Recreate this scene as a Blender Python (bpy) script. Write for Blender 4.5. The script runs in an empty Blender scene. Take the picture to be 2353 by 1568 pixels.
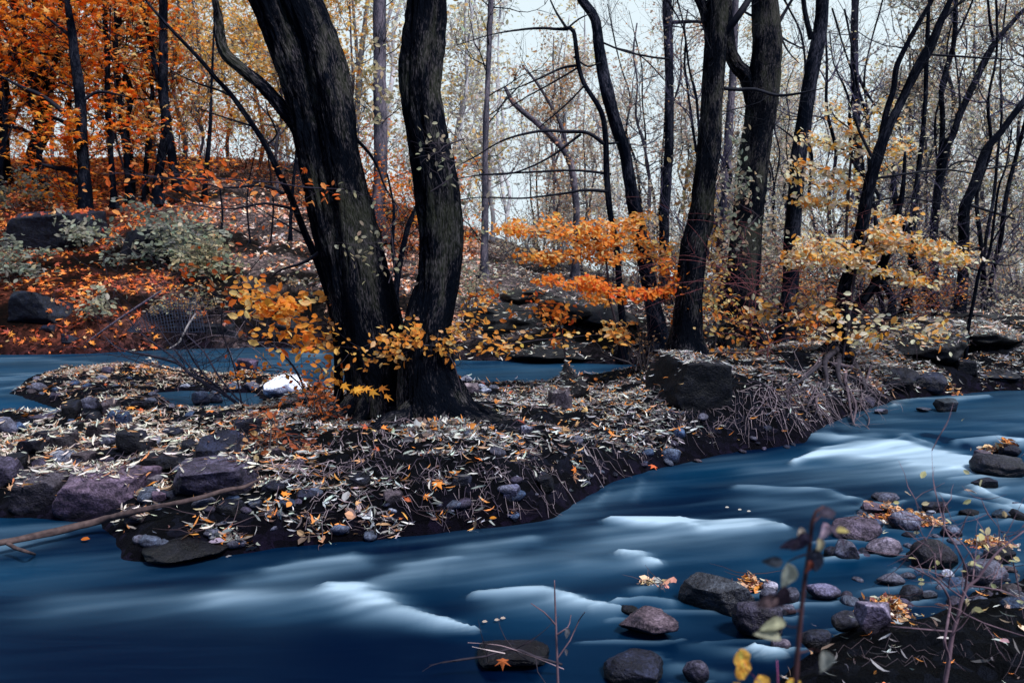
import bpy, math, random
import numpy as np
from mathutils import Vector
from mathutils.bvhtree import BVHTree
PI = math.pi
RNG = np.random.default_rng(7)
random.seed(7)
SC = bpy.context.scene
COL = SC.collection

# ------------------------------------------------------------------ camera model
FPX, CX, CY = 1830.0, 1176.5, 784.0
PITCH = math.atan((784 - 640) / FPX)
CAMH = 1.7
_cp, _sp = math.cos(PITCH), math.sin(PITCH)
def ray(px, py):
    dx = (px - CX) / FPX; dy = (CY - py) / FPX
    return np.array([dx, _cp + dy * _sp, -_sp + dy * _cp])
def at(px, py, Y):
    d = ray(px, py); t = Y / d[1]
    return np.array([d[0] * t, Y, CAMH + d[2] * t])
def G(px, py, z=0.0):
    d = ray(px, py); t = (z - CAMH) / d[2]
    return np.array([d[0] * t, d[1] * t, z])
def project(P):
    x = P[..., 0]; y = P[..., 1]; z = P[..., 2] - CAMH
    depth = y * _cp - z * _sp
    up = y * _sp + z * _cp
    return CX + FPX * x / depth, CY - FPX * up / depth

# ------------------------------------------------------------------ noise
def _hash(i, j, k, seed):
    h = (i.astype(np.int64) * 374761393 + j.astype(np.int64) * 668265263 + k.astype(np.int64) * 2147483647 + seed * 974634777) & 0xFFFFFFFF
    h = ((h ^ (h >> 13)) * 1274126177) & 0xFFFFFFFF
    h = (h ^ (h >> 16)) & 0xFFFFFFFF
    return h.astype(np.float64) / 4294967295.0
def vnoise(P, seed=0):
    P = np.asarray(P, float)
    i = np.floor(P); f = P - i; i = i.astype(np.int64); f = f * f * (3 - 2 * f)
    if P.shape[-1] == 2:
        i = np.concatenate([i, np.zeros_like(i[..., :1])], -1); f = np.concatenate([f, np.zeros_like(f[..., :1])], -1)
    r = 0
    for a in (0, 1):
        for b in (0, 1):
            for c in ((0, 1) if P.shape[-1] == 3 else (0,)):
                w = (f[..., 0] if a else 1 - f[..., 0]) * (f[..., 1] if b else 1 - f[..., 1]) * (f[..., 2] if c else 1 - f[..., 2])
                r = r + w * _hash(i[..., 0] + a, i[..., 1] + b, i[..., 2] + c, seed)
    return r * 2 - 1
def fbm(P, oct=4, seed=0, gain=.5):
    P = np.asarray(P, float); r = 0; a = 1.0
    for o in range(oct):
        r = r + a * vnoise(P * (2 ** o) + 17.3 * o, seed + o); a *= gain
    return r
def sstep(a, b, x):
    t = np.clip((x - a) / (b - a), 0, 1); return t * t * (3 - 2 * t)

# ------------------------------------------------------------------ mesh helpers
def build_mesh(name, V, F, mat, col=None, bc=None, smooth=True):
    """V Nx3, F list of integer arrays (each M x k)"""
    me = bpy.data.meshes.new(name)
    V = np.asarray(V, np.float32)
    F = [np.asarray(f, np.int32) for f in F if len(f)]
    me.vertices.add(len(V)); me.vertices.foreach_set('co', V.ravel())
    nl = sum(f.size for f in F); npoly = sum(len(f) for f in F)
    me.loops.add(nl); me.polygons.add(npoly)
    me.loops.foreach_set('vertex_index', np.concatenate([f.ravel() for f in F]))
    tot = np.concatenate([np.full(len(f), f.shape[1], np.int32) for f in F])
    st = np.concatenate([[0], np.cumsum(tot)[:-1]]).astype(np.int32)
    me.polygons.foreach_set('loop_start', st); me.polygons.foreach_set('loop_total', tot)
    me.polygons.foreach_set('use_smooth', np.full(npoly, smooth, bool))
    if col is not None:
        a = me.color_attributes.new('Col', 'FLOAT_COLOR', 'POINT')
        c = np.ones((len(V), 4), np.float32); c[:, :3] = col
        a.data.foreach_set('color', c.ravel())
    if bc is not None:
        a = me.attributes.new('bc', 'FLOAT_VECTOR', 'POINT'); a.data.foreach_set('vector', np.asarray(bc, np.float32).ravel())
    me.update(calc_edges=True); me.validate()
    if mat: me.materials.append(mat)
    return me
class MB:
    def __init__(s): s.V = []; s.F = {}; s.C = []; s.B = []; s.n = 0
    def add(s, V, Fs, col=None, bc=None):
        V = np.asarray(V, float)
        for f in Fs:
            f = np.asarray(f)
            if len(f): s.F.setdefault(f.shape[1], []).append(f + s.n)
        s.V.append(V); s.n += len(V)
        s.C.append(np.broadcast_to(np.asarray(col if col is not None else (.5, .5, .5), float), (len(V), 3)))
        s.B.append(bc if bc is not None else V)
    def mesh(s, name, mat, smooth=True):
        return build_mesh(name, np.concatenate(s.V), [np.concatenate(v) for v in s.F.values()], mat, np.concatenate(s.C), np.concatenate(s.B), smooth)
    def build(s, name, mat, parent=None, smooth=True, label=None):
        o = bpy.data.objects.new(name, s.mesh(name, mat, smooth)); COL.objects.link(o)
        if parent is not None:
            o.parent = parent
            o.matrix_parent_inverse = parent.matrix_basis.inverted() if s_world else o.matrix_parent_inverse
        if label: o['label'] = label
        return o
s_world = True      # part meshes are written in world coordinates
def tag(o, label=None, cat=None, group=None, kind=None):
    if label: o['label'] = label
    if cat: o['category'] = cat
    if group: o['group'] = group
    if kind: o['kind'] = kind
    return o
def empty(name, loc, label, cat, group=None):
    o = bpy.data.objects.new(name, None); COL.objects.link(o); o.location = [float(v) for v in loc]
    o.empty_display_size = .1
    return tag(o, label, cat, group)
def copy_tree(o, parent=None):
    c = o.copy(); COL.objects.link(c); c.parent = parent
    for ch in o.children:
        d = ch.copy(); COL.objects.link(d); d.parent = c; d.matrix_parent_inverse = ch.matrix_parent_inverse.copy()
    return c

def smooth_path(P, R, step):
    P = np.asarray(P, float); R = np.asarray(R, float)
    if len(P) == 2: P = np.array([P[0], (P[0] + P[1]) / 2, P[1]]); R = np.array([R[0], (R[0] + R[1]) / 2, R[1]])
    Q = np.vstack([2 * P[0] - P[1], P, 2 * P[-1] - P[-2]])
    out = []; ro = []
    for i in range(1, len(Q) - 2):
        n = max(1, int(np.linalg.norm(Q[i + 1] - Q[i]) / step))
        t = (np.arange(n) / n)[:, None]
        a, b, c, d = Q[i - 1], Q[i], Q[i + 1], Q[i + 2]
        out.append(.5 * ((2 * b) + (-a + c) * t + (2 * a - 5 * b + 4 * c - d) * t ** 2 + (-a + 3 * b - 3 * c + d) * t ** 3))
        ro.append(R[i - 1] + (R[i] - R[i - 1]) * t[:, 0])
    out.append(P[-1:]); ro.append(R[-1:])
    return np.concatenate(out), np.concatenate(ro)
def frames(P):
    T = np.gradient(P, axis=0); T /= np.linalg.norm(T, axis=1)[:, None] + 1e-9
    ref = np.array([0, 1., 0]) if abs(T[0][1]) < .8 else np.array([1., 0, 0])
    U = np.zeros_like(P); u = ref - T[0] * ref.dot(T[0]); u /= np.linalg.norm(u)
    for i in range(len(P)):
        u = u - T[i] * u.dot(T[i]); u /= np.linalg.norm(u) + 1e-9; U[i] = u
    return T, U, np.cross(T, U)
def tube(P, R, sides=8, step=None, rough=0.0, seed=0, flare=0.0, flare_len=.5, lobes=5, close=True):
    """returns V, [F4,F3], bc"""
    if step: P, R = smooth_path(P, R, step)
    P = np.asarray(P, float); R = np.asarray(R, float)
    T, U, W = frames(P); n = len(P)
    th = np.arange(sides) * 2 * PI / sides
    s = np.concatenate([[0], np.cumsum(np.linalg.norm(np.diff(P, axis=0), axis=1))])
    rr = np.repeat(R[:, None], sides, 1)
    c, sn = np.cos(th)[None], np.sin(th)[None]
    B = np.stack([c * rr + 0 * s[:, None], sn * rr, s[:, None] + 0 * rr], -1)
    if flare:
        f = np.exp(-s / flare_len)[:, None]
        rr = rr * (1 + flare * f * (1 + .55 * np.cos(lobes * th[None] + seed + .6 * np.sin(2 * th[None] + seed))))
    if rough:
        N = fbm(B * np.array([38, 38, 4.5]) * (.25 / max(R.max(), .25)) + seed * 7, 3, seed)
        N2 = fbm(B * np.array([6, 6, 1.2]) + seed * 3, 2, seed + 5)
        rr = rr + rough * (1 - 2 * np.abs(N)) + rough * 1.6 * N2
    V = P[:, None] + rr[..., None] * (c[..., None] * U[:, None] + sn[..., None] * W[:, None])
    i = np.arange(n - 1)[:, None] * sides; j = np.arange(sides)[None]; j2 = (j + 1) % sides
    F4 = np.stack([i + j, i + j2, i + sides + j2, i + sides + j], -1).reshape(-1, 4)
    V = V.reshape(-1, 3); B = B.reshape(-1, 3); F3 = np.zeros((0, 3), int)
    if close:
        V = np.vstack([V, P[-1:] + T[-1:] * R[-1]]); B = np.vstack([B, [[0, 0, s[-1]]]])
        k = (n - 1) * sides; jj = np.arange(sides)
        F3 = np.stack([k + jj, k + (jj + 1) % sides, np.full(sides, n * sides)], -1)
    return V, [F4, F3], B

# leaf templates: (x along, y across, z curl)
def T_leaf_willow():
    xs = np.array([0, .22, .5, .78, 1]); w = np.array([0, .055, .075, .05, 0]); z = np.array([.10, .02, -.02, .02, .14])
    V = [(0, 0, 0)]
    for i in (1, 2, 3): V += [(xs[i], w[i], z[i] + .02), (xs[i], -w[i], z[i] + .02)]
    V.append((1, .10, z[4])); V[0] = (0, .06, z[0])
    return np.array(V) - [.5, 0, 0], [np.array([[0, 2, 1], [5, 6, 7]]), np.array([[1, 2, 4, 3], [3, 4, 6, 5]])]
def T_leaf_oval():
    V = np.array([(0, 0, 0), (.25, .24, .06), (.25, -.24, .06), (.65, .27, .05), (.65, -.27, .05), (1, 0, -.06), (.45, 0, -.02)])
    return V - [.2, 0, 0], [np.array([[0, 6, 1], [0, 2, 6], [1, 6, 3], [2, 4, 6], [3, 6, 5], [4, 5, 6]])]
def T_leaf_maple():
    a = np.radians([180, 128, 100, 78, 55, 40, 22, 0, -22, -40, -55, -78, -100, -128])
    r = np.array([.30, .30, .62, .34, .95, .36, .45, 1.0, .45, .36, .95, .34, .62, .30]) * .6
    V = [(0, 0, .05)] + [(r[i] * math.cos(a[i]), r[i] * math.sin(a[i]), -.12 * r[i]) for i in range(len(a))]
    n = len(a)
    return np.array(V), [np.array([[0, 1 + (i + 1) % n, 1 + i] for i in range(n)])]
def T_leaf_tiny():
    return np.array([(-.5, 0, 0), (0, .28, .06), (.5, 0, -.04), (0, -.28, .06)]), [np.array([[0, 1, 2, 3]])]
LT = dict(willow=T_leaf_willow(), oval=T_leaf_oval(), maple=T_leaf_maple(), tiny=T_leaf_tiny())
def unit(v): return v / (np.linalg.norm(v, axis=-1, keepdims=True) + 1e-9)
def leaves(mb, C, D, N, S, col, kind):
    T, Fs = LT[kind]; K = len(T); n = len(C)
    if n == 0: return
    D = unit(D); N = unit(N - D * (N * D).sum(-1, keepdims=True)); B = np.cross(N, D)
    S = np.broadcast_to(S, (n,))[:, None, None]
    V = C[:, None] + S * (T[None, :, :1] * D[:, None] + T[None, :, 1:2] * B[:, None] + T[None, :, 2:] * N[:, None])
    off = (np.arange(n) * K)[:, None, None]
    mb.add(V.reshape(-1, 3), [(f[None] + off).reshape(-1, f.shape[1]) for f in Fs], np.repeat(col, K, 0))
def rnd_dirs(n, rng=RNG): return unit(rng.normal(size=(n, 3)))
def pick_cols(n, pal, rng=RNG, var=.18):
    """pal list of (weight, (r,g,b))"""
    w = np.array([p[0] for p in pal], float); w /= w.sum()
    c = np.array([p[1] for p in pal])[rng.choice(len(pal), n, p=w)]
    return np.clip(c * (1 + var * rng.normal(size=(n, 1))) * (1 + .06 * rng.normal(size=(n, 3))), 0.004, .9)

# ------------------------------------------------------------------ materials
class NT:
    def __init__(s, name):
        s.m = bpy.data.materials.new(name); s.m.use_nodes = True; s.t = s.m.node_tree
        s.t.nodes.clear(); s.out = s.t.nodes.new('ShaderNodeOutputMaterial')
    def n(s, typ, _in=None, **kw):
        nd = s.t.nodes.new(typ)
        for k, v in kw.items(): setattr(nd, k, v)
        for k, v in (_in or {}).items():
            if isinstance(v, bpy.types.NodeSocket): s.t.links.new(v, nd.inputs[k])
            else: nd.inputs[k].default_value = v
        return nd
    def attr(s, name): return s.n('ShaderNodeAttribute', attribute_name=name)
    def ramp(s, fac, stops):
        r = s.n('ShaderNodeValToRGB', {'Fac': fac}); e = r.color_ramp.elements
        while len(e) > 1: e.remove(e[-1])
        for i, (p, c) in enumerate(stops):
            if i == 0: e[0].position = p; e[0].color = (*c, 1)
            else: x = e.new(p); x.color = (*c, 1)
        return r.outputs['Color']
    def mixc(s, fac, a, b, mode='MIX'):
        m = s.n('ShaderNodeMix', data_type='RGBA', blend_type=mode)
        for sock, v in ((m.inputs[0], fac), (m.inputs[6], a), (m.inputs[7], b)):
            if isinstance(v, bpy.types.NodeSocket): s.t.links.new(v, sock)
            else: sock.default_value = v if not isinstance(v, tuple) else ((*v, 1) if len(v) == 3 else v)
        return m.outputs[2]
    def math(s, op, a, b=0.0, c=0.0):
        m = s.n('ShaderNodeMath', operation=op)
        for i, v in enumerate((a, b, c)):
            if isinstance(v, bpy.types.NodeSocket): s.t.links.new(v, m.inputs[i])
            else: m.inputs[i].default_value = v
        return m.outputs[0]
    def scale(s, vec, sc):
        m = s.n('ShaderNodeVectorMath', {0: vec, 1: sc}, operation='MULTIPLY'); return m.outputs[0]
    def noise(s, vec, scale, detail=4, rough=.6, dist=0.):
        return s.n('ShaderNodeTexNoise', {'Vector': vec, 'Scale': scale, 'Detail': detail, 'Roughness': rough, 'Distortion': dist}).outputs['Fac']
    def bump(s, h, strength, dist):
        return s.n('ShaderNodeBump', {'Height': h, 'Strength': strength, 'Distance': dist}).outputs['Normal']
    def surf(s, sh): s.t.links.new(sh, s.out.inputs['Surface']); return s.m

def mat_leaf(name, transl=.4, rough=.6):
    t = NT(name); c = t.attr('Col').outputs['Color']
    p = t.n('ShaderNodeBsdfPrincipled', {'Base Color': c, 'Roughness': rough})
    p.inputs['Specular IOR Level'].default_value = .25
    tr = t.n('ShaderNodeBsdfTranslucent', {'Color': c})
    mx = t.n('ShaderNodeMixShader', {0: transl, 1: p.outputs[0], 2: tr.outputs[0]})
    return t.surf(mx.outputs[0])
def mat_bark(name, dark, flake, fl_lo, fl_hi, sc=1.0, bump=.8, moss=0.0):
    t = NT(name); b = t.attr('bc').outputs['Vector']
    v = t.scale(b, (62 * sc, 62 * sc, 9.5 * sc))
    n1 = t.noise(v, 1.0, 5, .65, .6)
    vo = t.n('ShaderNodeTexVoronoi', {'Vector': t.scale(b, (60 * sc, 60 * sc, 11 * sc)), 'Scale': 1.0, 'Randomness': 1.0})
    n2 = t.noise(t.scale(b, (3, 3, 1.1)), 1.0, 4, .6)
    big = t.ramp(t.noise(t.scale(b, (1.5, 1.5, .7)), 1., 3, .6), [(.3, (.4, .45, .5)), (.7, (1.8, 1.7, 1.7))])
    m = t.ramp(t.math('MULTIPLY', n1, t.math('ADD', t.math('MULTIPLY', n2, 1.9), .05)), [(fl_lo, (0, 0, 0)), (fl_hi, (1, 1, 1))])
    c = t.mixc(m, dark, flake)
    c = t.mixc(.8, c, big, 'MULTIPLY')
    if moss:
        c = t.mixc(t.math('MULTIPLY', t.ramp(n2, [(.5, (0, 0, 0)), (.62, (1, 1, 1))]), moss), c, (.03, .035, .02))
    h = t.math('ADD', n1, t.math('MULTIPLY', vo.outputs['Distance'], .5))
    p = t.n('ShaderNodeBsdfPrincipled', {'Base Color': c, 'Roughness': .85, 'Normal': t.bump(h, bump, .02)})
    p.inputs['Specular IOR Level'].default_value = .04
    return t.surf(p.outputs[0])
def mat_twig(name, rough=.7):
    t = NT(name); c = t.attr('Col').outputs['Color']
    g = t.n('ShaderNodeNewGeometry').outputs['Position']
    n = t.ramp(t.noise(g, 22., 2), [(.3, (.55, .55, .6)), (.7, (1.35, 1.3, 1.3))])
    p = t.n('ShaderNodeBsdfPrincipled', {'Base Color': t.mixc(1., c, n, 'MULTIPLY'), 'Roughness': rough}); p.inputs['Specular IOR Level'].default_value = .15
    return t.surf(p.outputs[0])
def mat_rock(name, rough=.55, wet=True):
    t = NT(name); c = t.attr('Col').outputs['Color']
    g = t.n('ShaderNodeNewGeometry'); pos = g.outputs['Position']
    n1 = t.noise(pos, 9., 6, .65, .3); n2 = t.noise(pos, 60., 4, .7)
    k = t.ramp(n1, [(.32, (.2, .22, .3)), (.5, (.85, .84, .9)), (.66, (1.65, 1.72, 1.85))])
    sp = t.ramp(n2, [(.38, (.4, .4, .45)), (.62, (1.6, 1.65, 1.7))])
    cc = t.mixc(1., t.mixc(1., c, k, 'MULTIPLY'), sp, 'MULTIPLY')
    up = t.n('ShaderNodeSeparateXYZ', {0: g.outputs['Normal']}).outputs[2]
    cc = t.mixc(t.ramp(up, [(.0, (0, 0, 0)), (.6, (1, 1, 1))]), t.mixc(1., cc, (.3, .3, .38), 'MULTIPLY'), cc)  # sides and undersides darkened in the colour, so tops read as lit
    h = t.math('ADD', n1, t.math('MULTIPLY', n2, .35))
    p = t.n('ShaderNodeBsdfPrincipled', {'Base Color': cc, 'Roughness': t.math('MULTIPLY_ADD', n1, .5, rough - .25), 'Normal': t.bump(h, .9, .035)}); p.inputs['Specular IOR Level'].default_value = .22
    return t.surf(p.outputs[0])
M = {}
M['leaf'] = mat_leaf('leaf_mat', .55); M['litter'] = mat_leaf('litter_mat', .12, .5); M['leaf_far'] = mat_leaf('far_leaf_mat', .5, .8)
M['bark_big'] = mat_bark('bark_big', (.0010, .0024, .006), (.085, .078, .088), .50, .72, 1.6, 1.0, .6)
M['bark_mid'] = mat_bark('bark_mid', (.001, .003, .008), (.055, .058, .082), .50, .74, 1.3)
M['bark_black'] = mat_bark('bark_black', (.0008, .002, .006), (.02, .023, .034), .5, .7)
M['bark_pale'] = mat_bark('bark_pale', (.10, .11, .13), (.24, .24, .26), .35, .65)
M['bark_far'] = mat_bark('bark_far', (.03, .034, .05), (.17, .15, .18), .4, .7)  # distance haze put into a paler, bluer bark colour
M['bark_haze'] = mat_bark('bark_haze', (.38, .40, .44), (.55, .54, .57), .35, .7)  # bark colour washed pale, standing in for air haze
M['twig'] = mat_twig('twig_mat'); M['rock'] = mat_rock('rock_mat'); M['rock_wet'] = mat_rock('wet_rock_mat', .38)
# ------------------------------------------------------------------ land and water
def zw(y): return .10 * sstep(7.35, 8.1, y)
def poly(pts): return np.array([G(px, py, .1 if py < 1040 else 0.)[:2] for px, py in pts])
NEAR = poly([(-60, 1190), (100, 1193), (215, 1200), (262, 1235), (285, 1290), (400, 1296), (480, 1284), (620, 1262), (800, 1246), (1000, 1224), (1180, 1208),
             (1285, 1192), (1330, 1150), (1400, 1108), (1520, 1072), (1620, 1052), (1700, 1042), (1850, 1012), (1905, 975), (1960, 948), (2050, 925), (2120, 912), (2250, 900), (2420, 893)])
NEAR = np.vstack([NEAR, [[14, 8.5], [13, 6.5], [5.4, 6.9], [4.3, 5.4], [3.2, 4.6], [2.4, 3.95], [1.95, 3.7], [1.45, 3.5], [1.1, 3.2], [.75, 2.7], [.1, 2.5], [-1, 1.9], [-4, 1.2], [-12, .5], [-16, 3], [-12, 5.0]]])
FARR = poly([(-300, 812), (0, 816), (200, 812), (400, 803), (600, 797), (800, 801), (1040, 826), (1200, 830), (1390, 836), (1500, 838), (1540, 862), (1450, 880), (1380, 874), (1250, 880),
             (1050, 880), (900, 892), (760, 905), (690, 880), (600, 866), (520, 866), (400, 856), (250, 856), (120, 862), (50, 882), (20, 905), (80, 920), (150, 945), (140, 966), (0, 972), (-300, 985)])
POND = poly([(356, 902), (420, 897), (500, 903), (585, 903), (605, 925), (570, 955), (480, 962), (410, 945)])
def seg_dist(P, poly_):
    d = np.full(len(P), 1e9)
    for a, b in zip(poly_, np.roll(poly_, -1, 0)):
        ab = b - a; t = np.clip(((P - a) @ ab) / (ab @ ab), 0, 1)
        d = np.minimum(d, np.hypot(*(P - a - t[:, None] * ab).T))
    return d
def inside(P, poly_):
    r = np.zeros(len(P), bool); x, y = P.T
    for (x1, y1), (x2, y2) in zip(poly_, np.roll(poly_, -1, 0)):
        if y1 == y2: continue
        c = ((y1 > y) != (y2 > y)) & (x < (x2 - x1) * (y - y1) / (y2 - y1) + x1); r ^= c
    return r
CTRL = []
for px, py, z in [(970, 950, .45), (880, 900, .42), (700, 1000, .36), (500, 1010, .26), (300, 1000, .22), (100, 1020, .2), (200, 900, .14), (60, 915, .1), (500, 885, .12), (1060, 892, .05), (1120, 895, .05), (1200, 900, .06), (1280, 905, .07), (1350, 905, .08), (1120, 925, .12), (1230, 930, .14), (1330, 935, .16),
                  (1300, 1050, .4), (1100, 1050, .5), (800, 1130, .36), (550, 1180, .26), (350, 1240, .18), (150, 1120, .2), (0, 1150, .15), (1550, 900, .45), (1650, 950, .4), (1700, 860, .6), (1600, 810, .6),
                  (1850, 850, .55), (1930, 800, .7), (1900, 920, .3), (1450, 850, .2), (2050, 800, .6), (2200, 820, .45), (2340, 800, .4), (2200, 760, .75), (1450, 1000, .4), (1300, 1120, .42), (1750, 980, .25), (640, 950, .2)]:
    p = G(px, py, z + .1 if py < 1000 else z); CTRL.append((p[0], p[1], z))
for x, y, z in [(1.6, 3.0, .32), (2.6, 3.6, .4), (.7, 2.2, .2), (4, 4, .5), (6, 5, .6), (2, 1.5, .35), (0, .5, .3), (-4, -1, .5), (6, 0, .7), (14, 4, .8), (12, 13, .9), (-10, 9, .3), (-14, 7.5, .3)]: CTRL.append((x, y, z))
CTRL = np.array(CTRL)
def hill(x, y):
    cr = np.interp(x, [-60, -26, -18, -10, -7, -4.5, -1.5, 1.5, 4, 8, 20, 60], [6.6, 6.5, 6.6, 6.3, 5.4, 4.3, 3.2, 2.2, 1.35, .95, .8, 1.0])
    y0 = np.interp(x, [-20, -2, 3, 8, 20], [17.5, 16, 14, 13, 13])
    return .35 + cr * np.clip((y - y0) / 18.5, 0, 1) ** .85 + .01 * np.maximum(y - 36, 0) + .12 * np.clip((y - y0) / 3, 0, 1) * fbm(np.stack([x * .5, y * .5], -1), 3, 3)
def land_raw(P):
    x, y = P.T
    w = 1 / ((x[:, None] - CTRL[:, 0]) ** 2 + (y[:, None] - CTRL[:, 1]) ** 2 + .05) ** 1.6
    isl = (w * CTRL[:, 2]).sum(1) / w.sum(1)
    ys = np.interp(x, [-20, -6, -1, 2.0, 3.2, 6, 20], [14.5, 14.5, 12.8, 11.5, 12.5, 12.5, 12.5])
    k = sstep(0, 3, y - ys)
    h = isl * (1 - k) + hill(x, y) * k
    d = np.minimum(seg_dist(P, NEAR), np.minimum(seg_dist(P, FARR), seg_dist(P, POND)))
    ins = inside(P, NEAR) | inside(P, FARR) | inside(P, POND)
    s = np.where(y < 6.8, .22, .35)
    prof = h * (1 - np.exp(-d / s))
    nz = .05 * fbm(P * 1.3, 3, 11) + .045 * fbm(P * 3.7, 3, 12)
    z = zw(y) + np.where(ins, -.02 - .35 * (1 - np.exp(-d / .4)), prof + .01) + nz * np.minimum(1, d / .25)
    return z, np.where(ins, -d, d)
GX = np.arange(-45, 45.01, .125); GY = np.arange(-3, 75.01, .125)
_fx, _fy = np.meshgrid(GX, GY)
_P = np.stack([_fx.ravel(), _fy.ravel()], -1)
_z, _d = [], []
for k in range(0, len(_P), 60000):
    a, b = land_raw(_P[k:k + 60000]); _z.append(a); _d.append(b)
GZ = np.concatenate(_z).reshape(_fx.shape); GD = np.concatenate(_d).reshape(_fx.shape)
def _bil(A, x, y):
    u = np.clip((np.asarray(x, float) - GX[0]) / .125, 0, len(GX) - 1.001); v = np.clip((np.asarray(y, float) - GY[0]) / .125, 0, len(GY) - 1.001)
    i = u.astype(int); j = v.astype(int); fu = u - i; fv = v - j
    return A[j, i] * (1 - fu) * (1 - fv) + A[j, i + 1] * fu * (1 - fv) + A[j + 1, i] * (1 - fu) * fv + A[j + 1, i + 1] * fu * fv
def H(x, y): return _bil(GZ, x, y)
def SD(x, y): return _bil(GD, x, y)
def hit(px, py, water=True):
    """where the sight line through a picture point meets the land or the water"""
    d = ray(px, py); t = np.arange(1.5, 70, .02)
    x = d[0] * t; y = d[1] * t; z = CAMH + d[2] * t
    h = H(x, y)
    if water: h = np.maximum(h, zw(y))
    k = np.argmax(z <= h)
    if z[k] > h[k]: k = len(t) - 1
    return np.array([x[k], y[k], h[k]])

# shade of undercut banks and boulder gaps, painted into ground colour; litter thinned there
HOLLOW_SHADE = []
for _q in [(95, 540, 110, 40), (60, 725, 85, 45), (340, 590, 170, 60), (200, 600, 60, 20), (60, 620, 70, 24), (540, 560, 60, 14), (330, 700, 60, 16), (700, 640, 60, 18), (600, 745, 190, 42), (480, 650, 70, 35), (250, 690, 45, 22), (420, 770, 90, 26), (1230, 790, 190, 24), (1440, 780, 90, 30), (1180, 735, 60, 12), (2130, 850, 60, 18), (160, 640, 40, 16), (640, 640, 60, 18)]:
    _c = hit(_q[0], _q[1]); _s = _c[1] / FPX; _t = hit(_q[0], _q[1] - _q[3]); _b = hit(_q[0], _q[1] + _q[3]); HOLLOW_SHADE.append((_c[0], (_t[1] + _b[1]) / 2, _q[2] * _s, max(.3, (_t[1] - _b[1]) / 2)))
def hollow_shade(x, y):
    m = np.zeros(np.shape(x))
    for cx, cy, rx, ry in HOLLOW_SHADE: m = np.maximum(m, sstep(1.25, .75, np.sqrt(((x - cx) / rx) ** 2 + ((y - cy) / ry) ** 2) + .22 * fbm(np.stack([x * .9, y * .9], -1), 3, 71)))
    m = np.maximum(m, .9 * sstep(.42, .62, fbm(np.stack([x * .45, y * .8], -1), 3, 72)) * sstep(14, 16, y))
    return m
# ground sheet
def spaced(lo, hi, fine, a, b, grow):
    mid = np.arange(a, b + 1e-6, fine); L = []; s = fine; v = a
    while v > lo: s *= grow; v -= s; L.append(v)
    Rr = []; s = fine; v = b
    while v < hi: s *= grow; v += s; Rr.append(v)
    return np.array(L[::-1] + list(mid) + Rr)
gx = spaced(-600, 600, .055, -7.5, 8.5, 1.045); gy = spaced(-200, 900, .055, 1.5, 15, 1.025)
mx, my = np.meshgrid(gx, gy)
mz = H(mx, my)
pp = np.stack([mx.ravel(), my.ravel()], -1)
dd = SD(mx, my)
fine = (.022 * fbm(pp * 9, 3, 21) + .02 * np.abs(fbm(pp * 4.5, 2, 22)) + .03 * np.maximum(0, vnoise(pp * 3.1, 33))).reshape(mx.shape)
mz = mz + fine * np.clip(dd / .1, 0, 1)
far = np.hypot(mx, my) > 60
mz = np.where(far, np.maximum(mz, .2), mz)
ny, nx = mx.shape
V = np.stack([mx, my, mz], -1).reshape(-1, 3)
i = (np.arange(ny - 1)[:, None] * nx + np.arange(nx - 1)[None]).ravel()
F = np.stack([i, i + 1, i + nx + 1, i + nx], -1)
hillmask = sstep(13.5, 18, my) * sstep(7, -3, mx)
c_soil = np.array([.0022, .0034, .0068]); c_hill = np.array([.07, .022, .014]); c_pale = np.array([.09, .075, .075]); c_right = np.array([.045, .048, .055])
leftk = sstep(-6, -11, mx * 20 / np.maximum(my, 5))
hc = c_hill * leftk[..., None] + c_pale * (1 - leftk[..., None])
gc = c_soil + (hc - c_soil) * hillmask[..., None]
rk = (sstep(14, 22, my) * sstep(-2, 4, mx))[..., None]
gc = gc * (1 - rk) + c_right * rk
gc = gc * (.55 + .9 * np.clip(.5 + .5 * fbm(pp * .8, 3, 44).reshape(mx.shape), 0, 1))[..., None]
gc = gc * (1 - .93 * hollow_shade(mx, my)[..., None])  # shade of the hollows darkened into the ground colour
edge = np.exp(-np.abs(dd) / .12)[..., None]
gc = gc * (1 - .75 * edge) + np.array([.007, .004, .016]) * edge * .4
t = NT('ground_mat'); c = t.attr('Col').outputs['Color']
g = t.n('ShaderNodeNewGeometry').outputs['Position']
v1 = t.n('ShaderNodeTexVoronoi', {'Vector': t.n('ShaderNodeVectorMath', {0: g, 1: t.scale(t.n('ShaderNodeTexNoise', {'Vector': g, 'Scale': 6.}).outputs['Color'], (.2, .2, .2))}, operation='ADD').outputs[0], 'Scale': 13.})
sp = t.ramp(t.n('ShaderNodeSeparateColor', {0: v1.outputs['Color']}).outputs[0], [(.0, (.25, .25, .3)), (.55, (.8, .8, .8)), (.8, (1.6, 1.5, 1.5)), (1., (2.6, 2.3, 2.2))])
cc = t.mixc(1., c, sp, 'MULTIPLY')
n1 = t.noise(g, 25., 5, .7); n2 = t.noise(g, 120., 3, .7)
cc = t.mixc(1., cc, t.ramp(n1, [(.3, (.4, .4, .45)), (.7, (1.5, 1.45, 1.4))]), 'MULTIPLY')
h_ = t.math('ADD', n1, t.math('MULTIPLY', n2, .4))
p = t.n('ShaderNodeBsdfPrincipled', {'Base Color': cc, 'Roughness': .8, 'Normal': t.bump(h_, 1., .05)})
p.inputs['Specular IOR Level'].default_value = .06
M['ground'] = t.surf(p.outputs[0])
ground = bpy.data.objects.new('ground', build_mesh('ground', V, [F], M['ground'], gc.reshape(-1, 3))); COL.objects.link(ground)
tag(ground, 'dark leaf strewn stream bank and wooded slope', kind='structure')
GROUND_V, GROUND_F = V, F

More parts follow.
